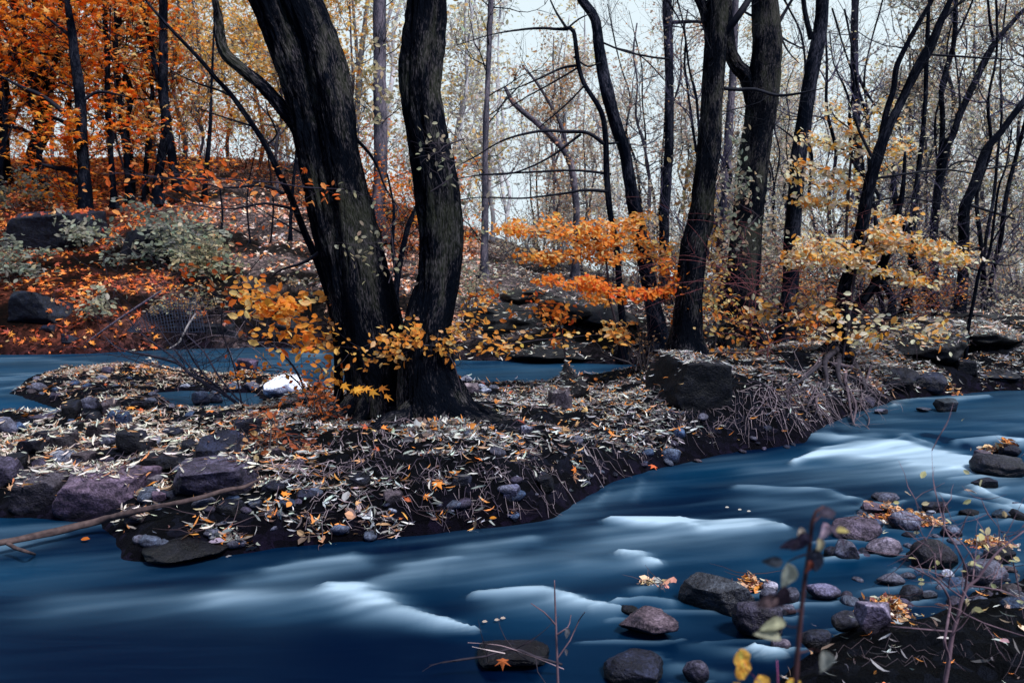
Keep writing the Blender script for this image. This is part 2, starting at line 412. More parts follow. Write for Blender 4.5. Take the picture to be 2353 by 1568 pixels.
# water: smooth long-exposure surface with white water where it runs over stones
FOAM = [  # (polyline of (px, py, halfwidth px), strength)
    ([(760, 1352, 10), (800, 1362, 24), (850, 1382, 24), (920, 1408, 17), (1010, 1432, 13), (1085, 1452, 4)], 1.1),
    ([(520, 1372, 28), (640, 1376, 34), (760, 1370, 34), (840, 1392, 26)], .55), ([(150, 1372, 40), (380, 1378, 40), (560, 1382, 36)], .2),
    ([(1090, 1372, 5), (1180, 1364, 10), (1240, 1363, 15), (1300, 1378, 14), (1370, 1395, 9), (1420, 1402, 4)], 1.05),
    ([(1150, 1385, 18), (1300, 1400, 18), (1400, 1408, 8)], .35),
    ([(1425, 1274, 5), (1460, 1280, 12), (1490, 1296, 9), (1506, 1302, 3)], 1.0), ([(1340, 1300, 16), (1450, 1300, 12)], .25),
    ([(620, 1312, 10), (700, 1300, 16), (790, 1285, 15), (805, 1276, 6)], .42), ([(560, 1330, 16), (700, 1322, 18), (820, 1300, 10)], .25),
    ([(830, 1350, 16), (960, 1305, 26), (1100, 1265, 24), (1210, 1240, 10)], .38), ([(930, 1300, 10), (980, 1292, 12), (1040, 1285, 6)], .25),
    ([(1400, 1195, 6), (1540, 1200, 12), (1640, 1208, 14), (1740, 1206, 13), (1800, 1212, 5)], 1.0), ([(1560, 1196, 3), (1620, 1222, 8), (1720, 1215, 10)], .5),
    ([(1400, 1220, 20), (1600, 1226, 22), (1800, 1222, 16)], .25), ([(1180, 1300, 40), (1350, 1260, 45), (1500, 1240, 40), (1700, 1250, 25)], .22),
    ([(1830, 1066, 4), (1900, 1040, 10), (1980, 1030, 14), (2060, 1030, 18), (2150, 1050, 20), (2250, 1066, 13)], 1.25),
    ([(1890, 1052, 8), (2000, 1050, 16), (2120, 1062, 16), (2240, 1072, 8)], .9), ([(1880, 1002, 8), (1960, 1010, 10), (2040, 1018, 10)], .5),
    ([(1905, 995, 12), (1935, 1010, 10), (2010, 1000, 8)], .3), ([(2130, 1000, 5), (2220, 1025, 5)], -.3),
    ([(2060, 1012, 3), (2080, 1000, 6), (2110, 1015, 4), (2150, 1030, 4)], .5), ([(2200, 1020, 5), (2300, 1010, 7), (2352, 1018, 9)], .8),
    ([(1700, 1120, 5), (1860, 1125, 6), (1900, 1130, 6), (1950, 1148, 5), (1985, 1158, 3)], .55), ([(1760, 1150, 22), (1900, 1160, 20), (1975, 1172, 8)], .22),
    ([(1750, 1080, 18), (1950, 1085, 20), (2150, 1092, 18), (2352, 1112, 20)], .33),
    ([(2230, 1120, 4), (2300, 1150, 8), (2352, 1170, 8)], .8), ([(2140, 1135, 3), (2230, 1148, 5), (2300, 1165, 5), (2352, 1188, 5)], .6),
    ([(2060, 928, 3), (2120, 916, 3), (2200, 916, 4), (2270, 912, 2)], .8), ([(1990, 922, 4), (2050, 926, 4)], .4),
    ([(1980, 960, 5), (2150, 965, 7), (2352, 980, 9)], .18), ([(1950, 985, 4), (2100, 992, 5), (2300, 1000, 5)], .22), ([(2200, 940, 10), (2352, 950, 14)], .14),
    ([(1470, 1355, 8), (1520, 1345, 7)], .3), ([(1420, 1382, 6), (1480, 1376, 7), (1540, 1385, 6)], .6), ([(1360, 1405, 4), (1420, 1380, 4)], .4),
    ([(1730, 1492, 5), (1775, 1505, 9), (1800, 1512, 4)], .9), ([(1600, 1480, 10), (1720, 1495, 12)], .25), ([(1560, 1528, 14), (1660, 1550, 12)], .22),
    ([(1440, 1508, 6), (1490, 1500, 9), (1520, 1512, 4)], .35),
    ([(0, 1228, 22), (80, 1218, 22), (170, 1212, 12), (230, 1205, 6)], .34), ([(0, 1256, 12), (70, 1245, 10), (140, 1235, 5)], .42),
    ([(1290, 1175, 16), (1400, 1140, 16), (1480, 1120, 14)], .25), ([(1400, 1120, 4), (1370, 1160, 5)], .15), ([(1480, 1100, 4), (1460, 1150, 5)], .15),
    ([(0, 828, 5), (90, 826, 7), (200, 828, 6), (240, 836, 3)], .42), ([(0, 868, 6), (60, 862, 6), (140, 858, 4)], .5), ([(0, 892, 6), (60, 880, 5)], .35),
    ([(250, 846, 4), (300, 838, 5), (330, 850, 4)], .4), ([(60, 948, 3), (100, 944, 5), (128, 950, 4)], .85), ([(0, 955, 6), (90, 955, 6)], .35),
    ([(400, 850, 6), (560, 850, 7), (700, 845, 6)], .22), ([(560, 830, 5), (700, 828, 7), (800, 830, 7)], .3), ([(690, 814, 4), (735, 816, 6)], .7),
    ([(360, 818, 8), (520, 814, 8), (650, 812, 6)], .16), ([(1040, 838, 5), (1200, 846, 6), (1380, 862, 8)], .1), ([(1040, 866, 4), (1200, 872, 5), (1320, 876, 3)], .16)]
def foam_at(px, py):
    f = np.zeros(len(px)); lift = np.zeros(len(px))
    for line, s in FOAM:
        L = np.array(line, float); L[:, 2] *= .82 if s > .45 else .9; s = s * (1.1 if s > .7 else .9); best = np.zeros(len(px))
        m = (px > L[:, 0].min() - 160) & (px < L[:, 0].max() + 160) & (py > L[:, 1].min() - 120) & (py < L[:, 1].max() + 120)
        if not m.any(): continue
        X, Y = px[m], py[m]; b = np.zeros(len(X))
        for a, c in zip(L[:-1], L[1:]):
            ab = c[:2] - a[:2]; t = ((X - a[0]) * ab[0] + (Y - a[1]) * ab[1]) / (ab @ ab); tc = np.clip(t, 0, 1)
            w = a[2] + (c[2] - a[2]) * tc
            dx = (X - a[0] - tc * ab[0]); dy = (Y - a[1] - tc * ab[1])
            up = dy < 0
            q = np.sqrt((dx * .30) ** 2 + (dy / np.where(up, .8, 1.6)) ** 2) / np.maximum(w, 1)
            b = np.maximum(b, np.exp(-q * q * 1.1) * np.interp(tc, [0, 1], [1, 1]))
        f[m] += s * b; lift[m] += max(s, 0) * b
    return f, lift
def water_sheet(name, xs, ys, label):
    X, Y = np.meshgrid(xs, ys); P = np.stack([X.ravel(), Y.ravel(), zw(Y.ravel())], -1)
    px, py = project(P)
    q = P[:, :2]
    fl = np.stack([q[:, 0] * .55 + q[:, 1] * .30, q[:, 1] * 2.6 - q[:, 0] * .9], -1)
    wob = fbm(fl * 1.1, 3, 5)
    f, lift = foam_at(px + 12 * fbm(fl * .7, 2, 5), py + 5 * fbm(fl * 1.5, 2, 9))
    f = f * (1 + .30 * fbm(fl * 2.6, 3, 8)) + .10 * np.clip(fbm(fl * 1.3, 3, 18), 0, 1) * sstep(1500, 1350, py); st_ = vnoise(np.stack([fl[:, 0] * .9, fl[:, 1] * 3.2], -1), 91) + .6 * vnoise(np.stack([fl[:, 0] * 1.6, fl[:, 1] * 6], -1), 92); f = f * (1 + .38 * st_) + .05 * np.clip(st_, 0, 1) * sstep(1450, 1300, py); f = np.clip(f, -.2, 1.5)
    P[:, 2] += .035 * np.clip(lift, 0, 1) + .008 * fbm(q * 1.4, 2, 6) + .012 * sstep(7.35, 8.1, P[:, 1]) * 0
    deep = np.array([.0001, .0026, .015]); mid = np.array([.0004, .031, .078]); grey = np.array([.022, .070, .125]); wht = np.array([.36, .49, .60])
    base = np.clip(.22 + .60 * fbm(fl * .55, 3, 2) + .25 * (sstep(1560, 1300, py)) - .55 * sstep(1400, 1520, py) * sstep(1300, 900, px) - .12, 0, 1)
    base = base * (.55 + .45 * sstep(0, .35, -SD(P[:, 0], P[:, 1])))
    fr = sstep(8.0, 9.5, P[:, 1]); base = np.clip(base + .25 * fr, 0, 1)
    c = deep + (mid - deep) * base[:, None]
    k1 = (1 - np.exp(-2.6 * np.clip(f, 0, 2)))[:, None]; k2 = np.clip(f / 1.3, 0, 1)[:, None] ** 1.9; k2 = k2 * (1 + .25 * vnoise(np.stack([fl[:, 0] * 1.2, fl[:, 1] * 5], -1), 77)[:, None])
    c = c + (grey - c) * k1; c = c + (wht - c) * k2
    c = c + (np.array([.030, .060, .085]) - c) * (.45 * fr * np.clip(.6 + fbm(fl * .9, 2, 55), 0, 1))[:, None]
    c = np.where(f[:, None] < 0, deep, c)
    ny_, nx_ = X.shape; i_ = (np.arange(ny_ - 1)[:, None] * nx_ + np.arange(nx_ - 1)[None]).ravel()
    Ff = np.stack([i_, i_ + 1, i_ + nx_ + 1, i_ + nx_], -1)
    keep = (SD(P[:, 0], P[:, 1]) < .35)[Ff].any(1)
    o = bpy.data.objects.new(name, build_mesh(name, P, [Ff[keep]], M['water'], np.clip(c, 0, .95))); COL.objects.link(o)
    return tag(o, label, kind='structure')
t = NT('water_mat'); c = t.attr('Col').outputs['Color']
g = t.n('ShaderNodeNewGeometry').outputs['Position']
nn = t.noise(t.scale(g, (.7, 3., 1.)), 1.6, 2, .45, .4)
nb_ = t.bump(nn, .2, .05)
di = t.n('ShaderNodeBsdfDiffuse', {'Color': c, 'Normal': nb_}); gl = t.n('ShaderNodeBsdfGlossy', {'Color': (.22, .55, .95, 1.), 'Roughness': .3, 'Normal': nb_})
fr_ = t.n('ShaderNodeFresnel', {'IOR': 1.33}).outputs[0]
M['water'] = t.surf(t.n('ShaderNodeMixShader', {0: t.math('MULTIPLY', fr_, .55), 1: di.outputs[0], 2: gl.outputs[0]}).outputs[0])
# ------------------------------------------------------------------ trees traced from the photograph
TWDARK = (.006, .008, .016); TWMID = (.05, .042, .055); TWPALE = (.24, .19, .20)
def grow_twigs(mb, p, d, L, r, depth, rng, col, tips, up=.12, wig=.22, sides=4, n_side=(2, 4)):
    n = max(3, int(L / .22)); n = min(n, 9)
    P = [np.array(p, float)]; dd_ = unit(np.array(d, float))
    for i in range(n):
        dd_ = unit(dd_ + wig * rng.normal(size=3) * np.array([1, 1, .8]) + np.array([0, 0, up * .5])); P.append(P[-1] + dd_ * L / n)
    P = np.array(P); R = r * np.linspace(1, .25, n + 1)
    V, F, B = tube(P, R, sides if r > .006 else 3); mb.add(V, F, col, B)
    tips.append((P, dd_, L))
    if depth > 0:
        for k in range(rng.integers(*n_side) + 1):
            q = rng.integers(max(1, n // 4), n + 1); t_ = unit(P[min(q, n)] - P[q - 1])
            s = unit(t_ * .75 + unit(rng.normal(size=3)) * .75 + np.array([0, 0, up]))
            grow_twigs(mb, P[q], s, L * rng.uniform(.45, .7), max(r * .5, .002), depth - 1, rng, col, tips, up, wig, sides, n_side)
def path3(pts, Y, dY=0.0):
    """picture polyline (px, py, full width px) -> points and radii at depth Y (dY per picture px of height)"""
    y0 = pts[0][1]
    P = []; R = []
    for q in pts:
        yy = Y + (y0 - q[1]) * dY
        P.append(at(q[0], q[1], yy)); R.append(q[2] * yy / FPX / 2)
    return np.array(P), np.array(R)
TREES = {}
def tree(key, label, base, stems, branches=(), mat='bark_mid', twigs=0, twl=(.5, 1.4), twcol=TWDARK, flare=.5, rough=.012, sides=28, leaf=None, group=None, Y=None, dY=0.0, twr=.008, twz=(.1, 1.0), cat='tree', name='tree', step=None, twdepth=2):
    """base = picture point where the tree meets the ground; every stem is listed from the bottom up"""
    b = hit(*base); Yb = Y or b[1]
    e = empty(name, b, label, cat, group); e['_k'] = key; del e['_k']
    rng = np.random.default_rng(abs(hash(key)) % 1000 if False else sum(map(ord, key)) * 7 + 1)
    tm = MB(); bmh = MB(); tips = []; allP = []
    for k, st in enumerate(stems):
        P, R = path3(st, Yb + (0.04 * k), dY)
        R = R * dict(T1=.88, T2=.93, T10=.95, T11=.95).get(key, 1)
        first = k == 0 or (abs(st[0][1] - base[1]) < 30)
        if first: P = np.vstack([P[:1] * [1, 1, 0] + [[0, 0, H(P[0][0], P[0][1]) - .15]], P]) if P[0][2] > H(P[0][0], P[0][1]) else P; R = np.concatenate([R[:1] * 1.05, R]) if len(P) > len(R) else R
        top = st[-1]
        if top[1] < 25:     # carry on above the frame
            u = unit(P[-1] - P[-2]); ln = max(1.6, R[-1] * 14)
            P = np.vstack([P, P[-1] + u * ln * .5 + rng.normal(size=3) * .05, P[-1] + u * ln + rng.normal(size=3) * .12]); R = np.concatenate([R, [R[-1] * .8, R[-1] * .45]])
        stp = step or max(.05, R.max() * .35)
        V, F, B = tube(P, R, sides, stp, rough * min(1, R.max() / .2), int(rng.integers(99)), flare if first else 0, max(.25, R[0] * 1.5), 5)
        tm = MB(); tm.add(V, F, (.5, .5, .5), B); tm.build('trunk', M[mat], e)
        PP, RR = smooth_path(P, R, .25); allP.append((PP, RR))
    for br in branches:
        P, R = path3(br, Yb, 0)
        P[:, 1] += np.cumsum(rng.normal(size=len(P)) * .08) * (np.arange(len(P)) > 0)
        one = MB(); V, F, B = tube(P, R, 10, .08, .002, int(rng.integers(99))); one.add(V, F, TWDARK, B)
        PP, RR = smooth_path(P, R, .15)
        tp = []
        for q in range(2, len(PP), 3):
            grow_twigs(one, PP[q], unit(unit(PP[min(q + 1, len(PP) - 1)] - PP[q - 1]) + .9 * rng.normal(size=3) * [1, 1, .8]), rng.uniform(.25, .8), .0035, 1, rng, TWDARK, tp)
        tips += tp
        one.build('branch', M['twig'], e)
    if twigs:
        for k in range(twigs):
            PP, RR = allP[rng.integers(len(allP))]
            q = int(rng.uniform(*twz) * (len(PP) - 1)); d = rng.normal(size=3); d[2] = abs(d[2]) * .6 + .1
            bmh = MB(); grow_twigs(bmh, PP[q], unit(d), rng.uniform(*twl), min(twr, RR[q] * .5), twdepth, rng, twcol, tips); bmh.build('branch', M['twig'], e)
    if leaf and tips:
        lm = MB(); n, size, kind, pal = leaf
        ii = rng.integers(len(tips), size=n)
        C = np.array([tips[a][0][rng.integers(1, len(tips[a][0]))] for a in ii]) + rng.normal(size=(n, 3)) * .06
        leaves(lm, C, rnd_dirs(n, rng) * [1, 1, .6], rnd_dirs(n, rng) * .6 + [0, 0, 1], size * rng.uniform(.6, 1.2, n), pick_cols(n, pal, rng), kind)
        lm.build('foliage', M['leaf'], e, smooth=False)
    TREES[key] = (e, allP, tips, Yb)
    return e
PAL_ORANGE = [(4, (.95, .23, .02)), (3, (.95, .33, .04)), (2, (.88, .13, .01)), (1.5, (.95, .55, .2))]
PAL_GOLD = [(3, (.82, .52, .16)), (3, (.75, .60, .32)), (2, (.55, .52, .34)), (1, (.85, .36, .06))]
PAL_OLIVE = [(3, (.35, .36, .26)), (3, (.48, .47, .34)), (1, (.6, .48, .2)), (1, (.2, .24, .2))]
PAL_BEIGE = [(4, (.58, .52, .42)), (3, (.45, .41, .34)), (2, (.68, .55, .36)), (1, (.65, .33, .13)), (1, (.25, .24, .26))]
PAL_PEACH = [(3, (.55, .36, .22)), (3, (.5, .28, .14)), (2, (.4, .35, .28)), (1, (.62, .25, .08))]
PAL_YELLOW = [(4, (.93, .38, .07)), (3, (.93, .32, .04)), (2, (.9, .6, .25)), (1, (.8, .18, .03))]
PAL_SPRAYO = [(4, (.95, .24, .03)), (3, (.95, .38, .08)), (1, (.8, .12, .03))]
PAL_SPRAYY = [(4, (.95, .50, .14)), (3, (.95, .34, .05)), (4, (.95, .74, .46))]

# twin-stemmed willow in the middle
tree('T1', 'massive black-barked tree in the middle with two trunks leaning left', (880, 935),
     [[(905, 935, 175), (890, 870, 150), (862, 760, 138), (842, 650, 130), (822, 545, 118), (800, 430, 108), (778, 310, 100), (763, 230, 96), (740, 130, 92), (712, 50, 84), (692, 0, 80)],
      [(850, 900, 110), (815, 760, 90), (785, 640, 84), (757, 520, 84), (738, 430, 86), (722, 330, 90), (697, 220, 86), (662, 110, 84), (618, 0, 82)],
      [(835, 820, 60), (792, 680, 54), (760, 600, 52), (732, 500, 46), (708, 390, 38), (690, 310, 29), (665, 268, 24), (612, 206, 20), (552, 155, 19), (512, 113, 18), (500, 34, 15), (494, 0, 14)]],
     [[(800, 300, 10), (828, 330, 8), (852, 365, 7), (880, 430, 5), (930, 500, 3)], [(760, 560, 9), (700, 600, 7), (640, 618, 5), (600, 640, 2)]],
     'bark_big', 10, (.3, .8), flare=.28, rough=.026, sides=72, twr=.005)
tree('T2', 'thick dark tree with an S-shaped trunk just right of the twin leaning trunks', (1000, 955),
     [[(1005, 950, 150), (988, 860, 118), (990, 760, 98), (1003, 660, 92), (1007, 560, 96), (1000, 450, 96), (984, 340, 84), (970, 230, 80), (972, 120, 86), (982, 0, 82)]],
     [], 'bark_big', 6, (.3, .7), flare=.40, rough=.026, sides=72, twr=.005)
tree('T4', 'thin black sapling leaning left in front of the twin-trunked tree', (778, 930),
     [[(778, 930, 19), (776, 817, 18), (770, 755, 18), (756, 680, 18), (725, 590, 17), (701, 536, 16), (670, 457, 15), (646, 409, 14), (612, 337, 13), (584, 292, 12), (533, 220, 11), (498, 182, 10), (457, 134, 9), (395, 69, 7), (340, 7, 5)]],
     [[(529, 220, 6), (490, 200, 5), (447, 186, 4), (395, 162, 3), (330, 120, 2)], [(653, 445, 7), (600, 425, 6), (520, 432, 5), (440, 415, 4), (350, 408, 3), (290, 388, 2)],
      [(668, 478, 6), (610, 468, 5), (530, 482, 4), (450, 470, 3), (395, 450, 2)], [(610, 335, 5), (625, 300, 4), (600, 250, 3), (585, 215, 2)],
      [(700, 540, 4), (610, 480, 3), (560, 440, 2)], [(580, 290, 4), (520, 270, 3), (450, 245, 2)]], 'bark_black', 8, (.3, .9), flare=.3, rough=.002, sides=14, twr=.004)
tree('T5', 'straight grey trunk standing behind the gap between the two big trees', (882, 560), [[(882, 560, 32), (870, 481, 30), (875, 378, 30), (873, 240, 29), (872, 110, 28), (872, 0, 28)]], [], 'bark_far', 14, (1, 2.6), twr=.02, sides=20)
tree('T6', 'pale slim forked trunk against the sky left of the straight grey trunk', (815, 470), [[(815, 470, 12), (818, 330, 13), (823, 206, 13), (832, 110, 11), (845, 0, 9)], [(825, 180, 8), (815, 60, 7), (810, 0, 6)]], [], 'bark_pale', 10, (1, 2.4), TWPALE, twr=.02, sides=12)
tree('T7', 'dark trunk curving up and left, right of the picture middle', (1520, 800),
     [[(1520, 800, 44), (1514, 772, 38), (1497, 687, 35), (1480, 583, 32), (1466, 516, 31), (1446, 412, 29), (1435, 344, 27), (1418, 292, 26), (1394, 206, 25), (1377, 113, 22), (1367, 45, 20), (1336, 0, 19)]],
     [[(1378, 95, 4), (1430, 120, 4), (1490, 135, 5), (1533, 141, 6)], [(1440, 325, 6), (1400, 332, 5), (1394, 330, 4)]], 'bark_mid', 14, (.5, 1.6), sides=36, rough=.012, twz=(.25, 1))
tree('T8', 'crooked thin dark tree with long branches sweeping left', (1430, 830),
     [[(1430, 830, 20), (1432, 755, 16), (1425, 687, 15), (1418, 583, 15), (1401, 481, 14), (1394, 395, 14), (1391, 309, 13), (1380, 254, 12), (1343, 193, 10), (1329, 148, 10), (1318, 72, 9), (1301, 65, 8)]],
     [[(1305, 67, 7), (1275, 62, 6), (1250, 64, 6), (1200, 65, 5), (1130, 82, 3), (1050, 102, 2)], [(1303, 66, 6), (1280, 30, 4), (1265, 0, 3)], [(1303, 66, 5), (1330, 45, 4), (1360, 30, 2)],
      [(1329, 150, 6), (1290, 152, 6), (1240, 180, 5), (1180, 202, 3), (1130, 205, 2)], [(1329, 155, 5), (1270, 185, 4), (1215, 215, 3), (1170, 240, 2)],
      [(1390, 332, 9), (1350, 308, 8), (1300, 302, 7), (1240, 303, 6), (1160, 325, 4), (1090, 362, 3), (1050, 385, 2)], [(1335, 308, 6), (1260, 362, 5), (1180, 395, 4), (1100, 400, 3), (1048, 412, 2)],
      [(1400, 440, 7), (1340, 440, 6), (1300, 446, 5), (1200, 457, 4), (1110, 455, 3), (1052, 462, 2)], [(1405, 400, 6), (1320, 390, 5), (1200, 394, 4), (1100, 398, 3)],
      [(1318, 130, 4), (1350, 150, 4), (1380, 143, 3)], [(1345, 195, 4), (1300, 240, 3), (1240, 290, 2)]], 'bark_black', 6, (.4, 1.0), sides=16, rough=.003, twr=.005)
tree('T9', 'straight dark trunk rising right of the curved trunk, without low branches', (1527, 700), [[(1527, 700, 26), (1526, 600, 22), (1526, 516, 22), (1532, 412, 22), (1538, 309, 20), (1537, 137, 20), (1533, 0, 20)]],
     [[(1540, 52, 8), (1600, 54, 7), (1640, 62, 5)], [(1533, 190, 3), (1470, 130, 3), (1400, 105, 2)]], 'bark_mid', 22, (.6, 2.2), sides=28, twz=(.15, 1))
tree('T10', 'broad dark trunk behind the big square boulder', (1585, 815),
     [[(1580, 815, 84), (1580, 760, 66), (1588, 650, 59), (1598, 549, 56), (1609, 516, 54), (1618, 412, 50), (1630, 309, 50), (1637, 206, 49), (1644, 103, 50), (1650, 0, 50)], [(1646, 110, 34), (1625, 40, 26), (1608, 0, 20)]],
     [[(1664, 203, 8), (1700, 205, 8), (1733, 206, 7), (1785, 220, 6), (1836, 220, 4), (1877, 215, 2)], [(1657, 90, 18), (1692, 41, 16), (1719, 0, 14), (1740, -30, 10)], [(1652, 60, 3), (1654, 150, 3), (1660, 215, 3), (1664, 240, 2)],
      [(1620, 180, 6), (1640, 195, 5), (1650, 200, 4)]], 'bark_big', 20, (.5, 1.6), sides=56, rough=.015, twz=(.15, 1), flare=.3)
tree('T11', 'broadest trunk of the right-hand group, its bark flecked purple grey', (1705, 805),
     [[(1703, 805, 100), (1702, 721, 84), (1709, 618, 74), (1716, 515, 70), (1723, 447, 68), (1736, 344, 69), (1747, 275, 69), (1757, 172, 70), (1761, 103, 64), (1757, 0, 58)], [(1735, 230, 50), (1716, 176, 38), (1692, 148, 30), (1675, 105, 26), (1668, 0, 22)]],
     [[(1712, 28, 5), (1785, 62, 6), (1805, 83, 5), (1860, 107, 3)], [(1788, 55, 8), (1805, 25, 7), (1819, 0, 6), (1835, -30, 4)], [(1790, 75, 4), (1805, 120, 3), (1830, 150, 2)]], 'bark_big', 22, (.5, 1.6), sides=64, rough=.016, twz=(.12, 1), flare=.3)
tree('T11b', 'slim bluish trunk showing between the two broad right-hand trunks', (1660, 700), [[(1660, 700, 22), (1662, 600, 20), (1665, 480, 18), (1675, 300, 18), (1685, 150, 16), (1690, 0, 15)]], [], 'bark_far', 14, (.8, 2), sides=16)
tree('T12', 'straight trunk tilting right, a step right of the broadest trunk', (1810, 790),
     [[(1808, 790, 44), (1810, 720, 37), (1816, 652, 36), (1819, 549, 35), (1826, 481, 33), (1833, 378, 32), (1843, 309, 32), (1853, 240, 31), (1867, 155, 29), (1884, 69, 28), (1890, 0, 27)], [(1864, 90, 12), (1852, 40, 10), (1846, 0, 9)]],
     [[(1840, 330, 4), (1790, 300, 3), (1760, 280, 2)]], 'bark_mid', 22, (.6, 1.9), sides=36, twz=(.12, 1))
tree('T13', 'straight narrow black trunk rising above the yellow-leaved sapling', (1976, 700), [[(1976, 700, 22), (1975, 560, 19), (1974, 430, 18), (1970, 309, 17), (1965, 206, 16), (1963, 103, 16), (1965, 0, 15)], [(1962, 130, 8), (1958, 60, 7), (1962, 0, 6)]],
     [[(1967, 165, 7), (1990, 210, 7), (2010, 232, 5), (2030, 260, 4)], [(1940, 480, 7), (1955, 450, 8)]], 'bark_mid', 20, (.6, 2.), sides=24, twz=(.15, 1))
tree('T14', 'dark forked tree leaning right over its exposed stream-side roots', (1925, 815),
     [[(1922, 815, 60), (1925, 780, 38), (1932, 721, 28), (1943, 652, 25), (1974, 566, 24), (1987, 481, 24), (2001, 412, 25), (2022, 344, 24), (2042, 292, 20), (2070, 234, 18), (2101, 172, 17), (2135, 113, 16), (2156, 62, 15), (2183, 0, 12)],
      [(2022, 340, 14), (2036, 261, 13), (2053, 206, 12), (2060, 155, 12), (2080, 110, 11), (2108, 58, 10), (2142, 0, 9)],
      [(1930, 800, 34), (1939, 755, 26), (1967, 707, 24), (2001, 666, 21), (2025, 614, 18), (2040, 570, 16), (2062, 500, 13), (2075, 430, 10), (2080, 350, 6)]],
     [[(2156, 60, 7), (2190, 20, 6), (2215, 0, 5)], [(1985, 690, 10), (2012, 650, 8), (2040, 636, 6), (2075, 630, 3)], [(2003, 360, 7), (1975, 300, 6), (1962, 270, 5)], [(2010, 410, 6), (2080, 400, 5), (2170, 390, 4), (2240, 400, 2)],
      [(1990, 470, 5), (2080, 450, 4), (2160, 470, 3)], [(2130, 125, 5), (2220, 140, 4), (2300, 150, 2)]], 'bark_black', 34, (.6, 1.9), sides=30, twz=(.2, 1), flare=.5)
tree('T15', 'dark tree at the right whose trunk splits into two arching limbs', (2140, 715),
     [[(2142, 715, 26), (2146, 620, 20), (2146, 536, 18), (2152, 460, 17), (2173, 344, 16), (2190, 309, 15), (2207, 258, 15), (2232, 206, 15), (2259, 148, 13), (2283, 103, 12), (2311, 69, 10), (2356, 20, 9)],
      [(2150, 470, 12), (2163, 344, 12), (2166, 275, 11), (2163, 206, 11), (2173, 165, 11), (2192, 96, 10), (2197, 0, 9)], [(2192, 90, 6), (2210, 60, 5), (2235, 0, 4)], [(2285, 105, 7), (2276, 60, 6), (2270, 0, 5)]],
     [[(2207, 258, 5), (2195, 180, 4), (2190, 110, 3)], [(2160, 400, 4), (2210, 370, 4), (2290, 380, 2)], [(2150, 520, 6), (2220, 560, 5), (2330, 580, 3)]], 'bark_black', 32, (.6, 2.), sides=20, twz=(.25, 1))
tree('T16', 'dark trunk leaning right near the right edge, thick at the foot', (2200, 735), [[(2198, 735, 30), (2204, 704, 24), (2212, 645, 22), (2214, 560, 22), (2216, 481, 24), (2232, 440, 20), (2249, 395, 18), (2266, 344, 17), (2300, 302, 14), (2348, 240, 12), (2400, 180, 10)]],
     [[(2225, 470, 7), (2270, 478, 6), (2352, 500, 4)], [(2250, 390, 5), (2320, 380, 4), (2360, 360, 3)]], 'bark_black', 26, (.6, 2.), sides=22, twz=(.2, 1))
tree('T17', 'thin bare sapling curving up at the right edge of the stream bank', (2219, 838), [[(2219, 838, 9), (2219, 824, 8), (2225, 755, 8), (2238, 687, 8), (2252, 618, 7), (2273, 583, 7), (2283, 515, 6), (2295, 430, 5), (2312, 380, 4), (2325, 300, 3)]],
     [[(2278, 560, 4), (2300, 500, 3), (2320, 470, 2)], [(2250, 622, 4), (2200, 600, 3), (2130, 560, 2)], [(2262, 600, 3), (2310, 610, 3), (2352, 590, 2)]], 'bark_black', 10, (.4, 1.1), sides=10, rough=.001, flare=.2, twr=.004)
tree('T18', 'short trunk leaning left behind the lowest yellow leaves', (2148, 722), [[(2148, 722, 24), (2138, 680, 20), (2120, 640, 18), (2098, 600, 17), (2085, 540, 15), (2060, 470, 12), (2050, 380, 8)]], [], 'bark_black', 12, (.5, 1.6), sides=18)
tree('T19', 'upright dark trunk between the leaning trunks behind the right bank', (2082, 722), [[(2082, 722, 24), (2085, 680, 21), (2094, 618, 18), (2096, 520, 15), (2110, 400, 12), (2125, 250, 9), (2130, 100, 7), (2135, 0, 6)]], [], 'bark_black', 18, (.5, 1.8), sides=18)
tree('T20', 'straight far trunk behind the orange and yellow branch', (1112, 640), [[(1112, 640, 19), (1114, 515, 16), (1115, 420, 14), (1116, 309, 13), (1122, 155, 12), (1128, 0, 11)]], [], 'bark_far', 14, (1, 2.6), sides=16, twr=.02)
tree('T21', 'shaggy leaning trunk wrapped in tan leaves behind the curved trunk', (1322, 640), [[(1322, 640, 18), (1325, 532, 16), (1322, 447, 15), (1305, 361, 15), (1253, 299, 14), (1184, 241, 10), (1160, 200, 6)], [(1305, 361, 9), (1290, 290, 8), (1240, 200, 6), (1200, 150, 4)]],
     [], 'bark_far', 40, (.4, 1.4), (.08, .05, .035), sides=14, leaf=(900, .14, 'tiny', PAL_PEACH))
# left-hand slope
tree('L1', 'tall black maple trunk on the left slope with limbs forking both ways', (198, 525),
     [[(198, 525, 40), (197, 480, 31), (194, 395, 25), (187, 309, 24), (182, 213, 22), (172, 138, 20), (165, 69, 18), (155, 0, 13)]],
     [[(175, 285, 13), (148, 258, 12), (103, 223, 10), (52, 200, 7), (0, 172, 4)], [(179, 330, 12), (151, 289, 11), (127, 272, 9), (100, 268, 6)], [(192, 230, 8), (213, 213, 7), (241, 211, 6), (296, 223, 3)],
      [(182, 420, 12), (160, 392, 12), (130, 386, 11), (105, 380, 7)], [(165, 85, 9), (125, 55, 7), (95, 30, 5)]], 'bark_black', 26, (.8, 2.6), sides=24, twr=.02, leaf=(1300, .27, 'maple', PAL_ORANGE))
tree('L2', 'slim straight black trunk to the right of the tall maple', (263, 478), [[(263, 478, 18), (261, 440, 13), (254, 344, 12), (247, 241, 12), (247, 138, 12), (241, 34, 10), (240, 0, 9)]], [[(260, 330, 5), (268, 200, 4), (262, 100, 3), (265, 0, 3)]], 'bark_black', 16, (.8, 2.2), sides=14, twr=.02, leaf=(600, .24, 'maple', PAL_ORANGE))
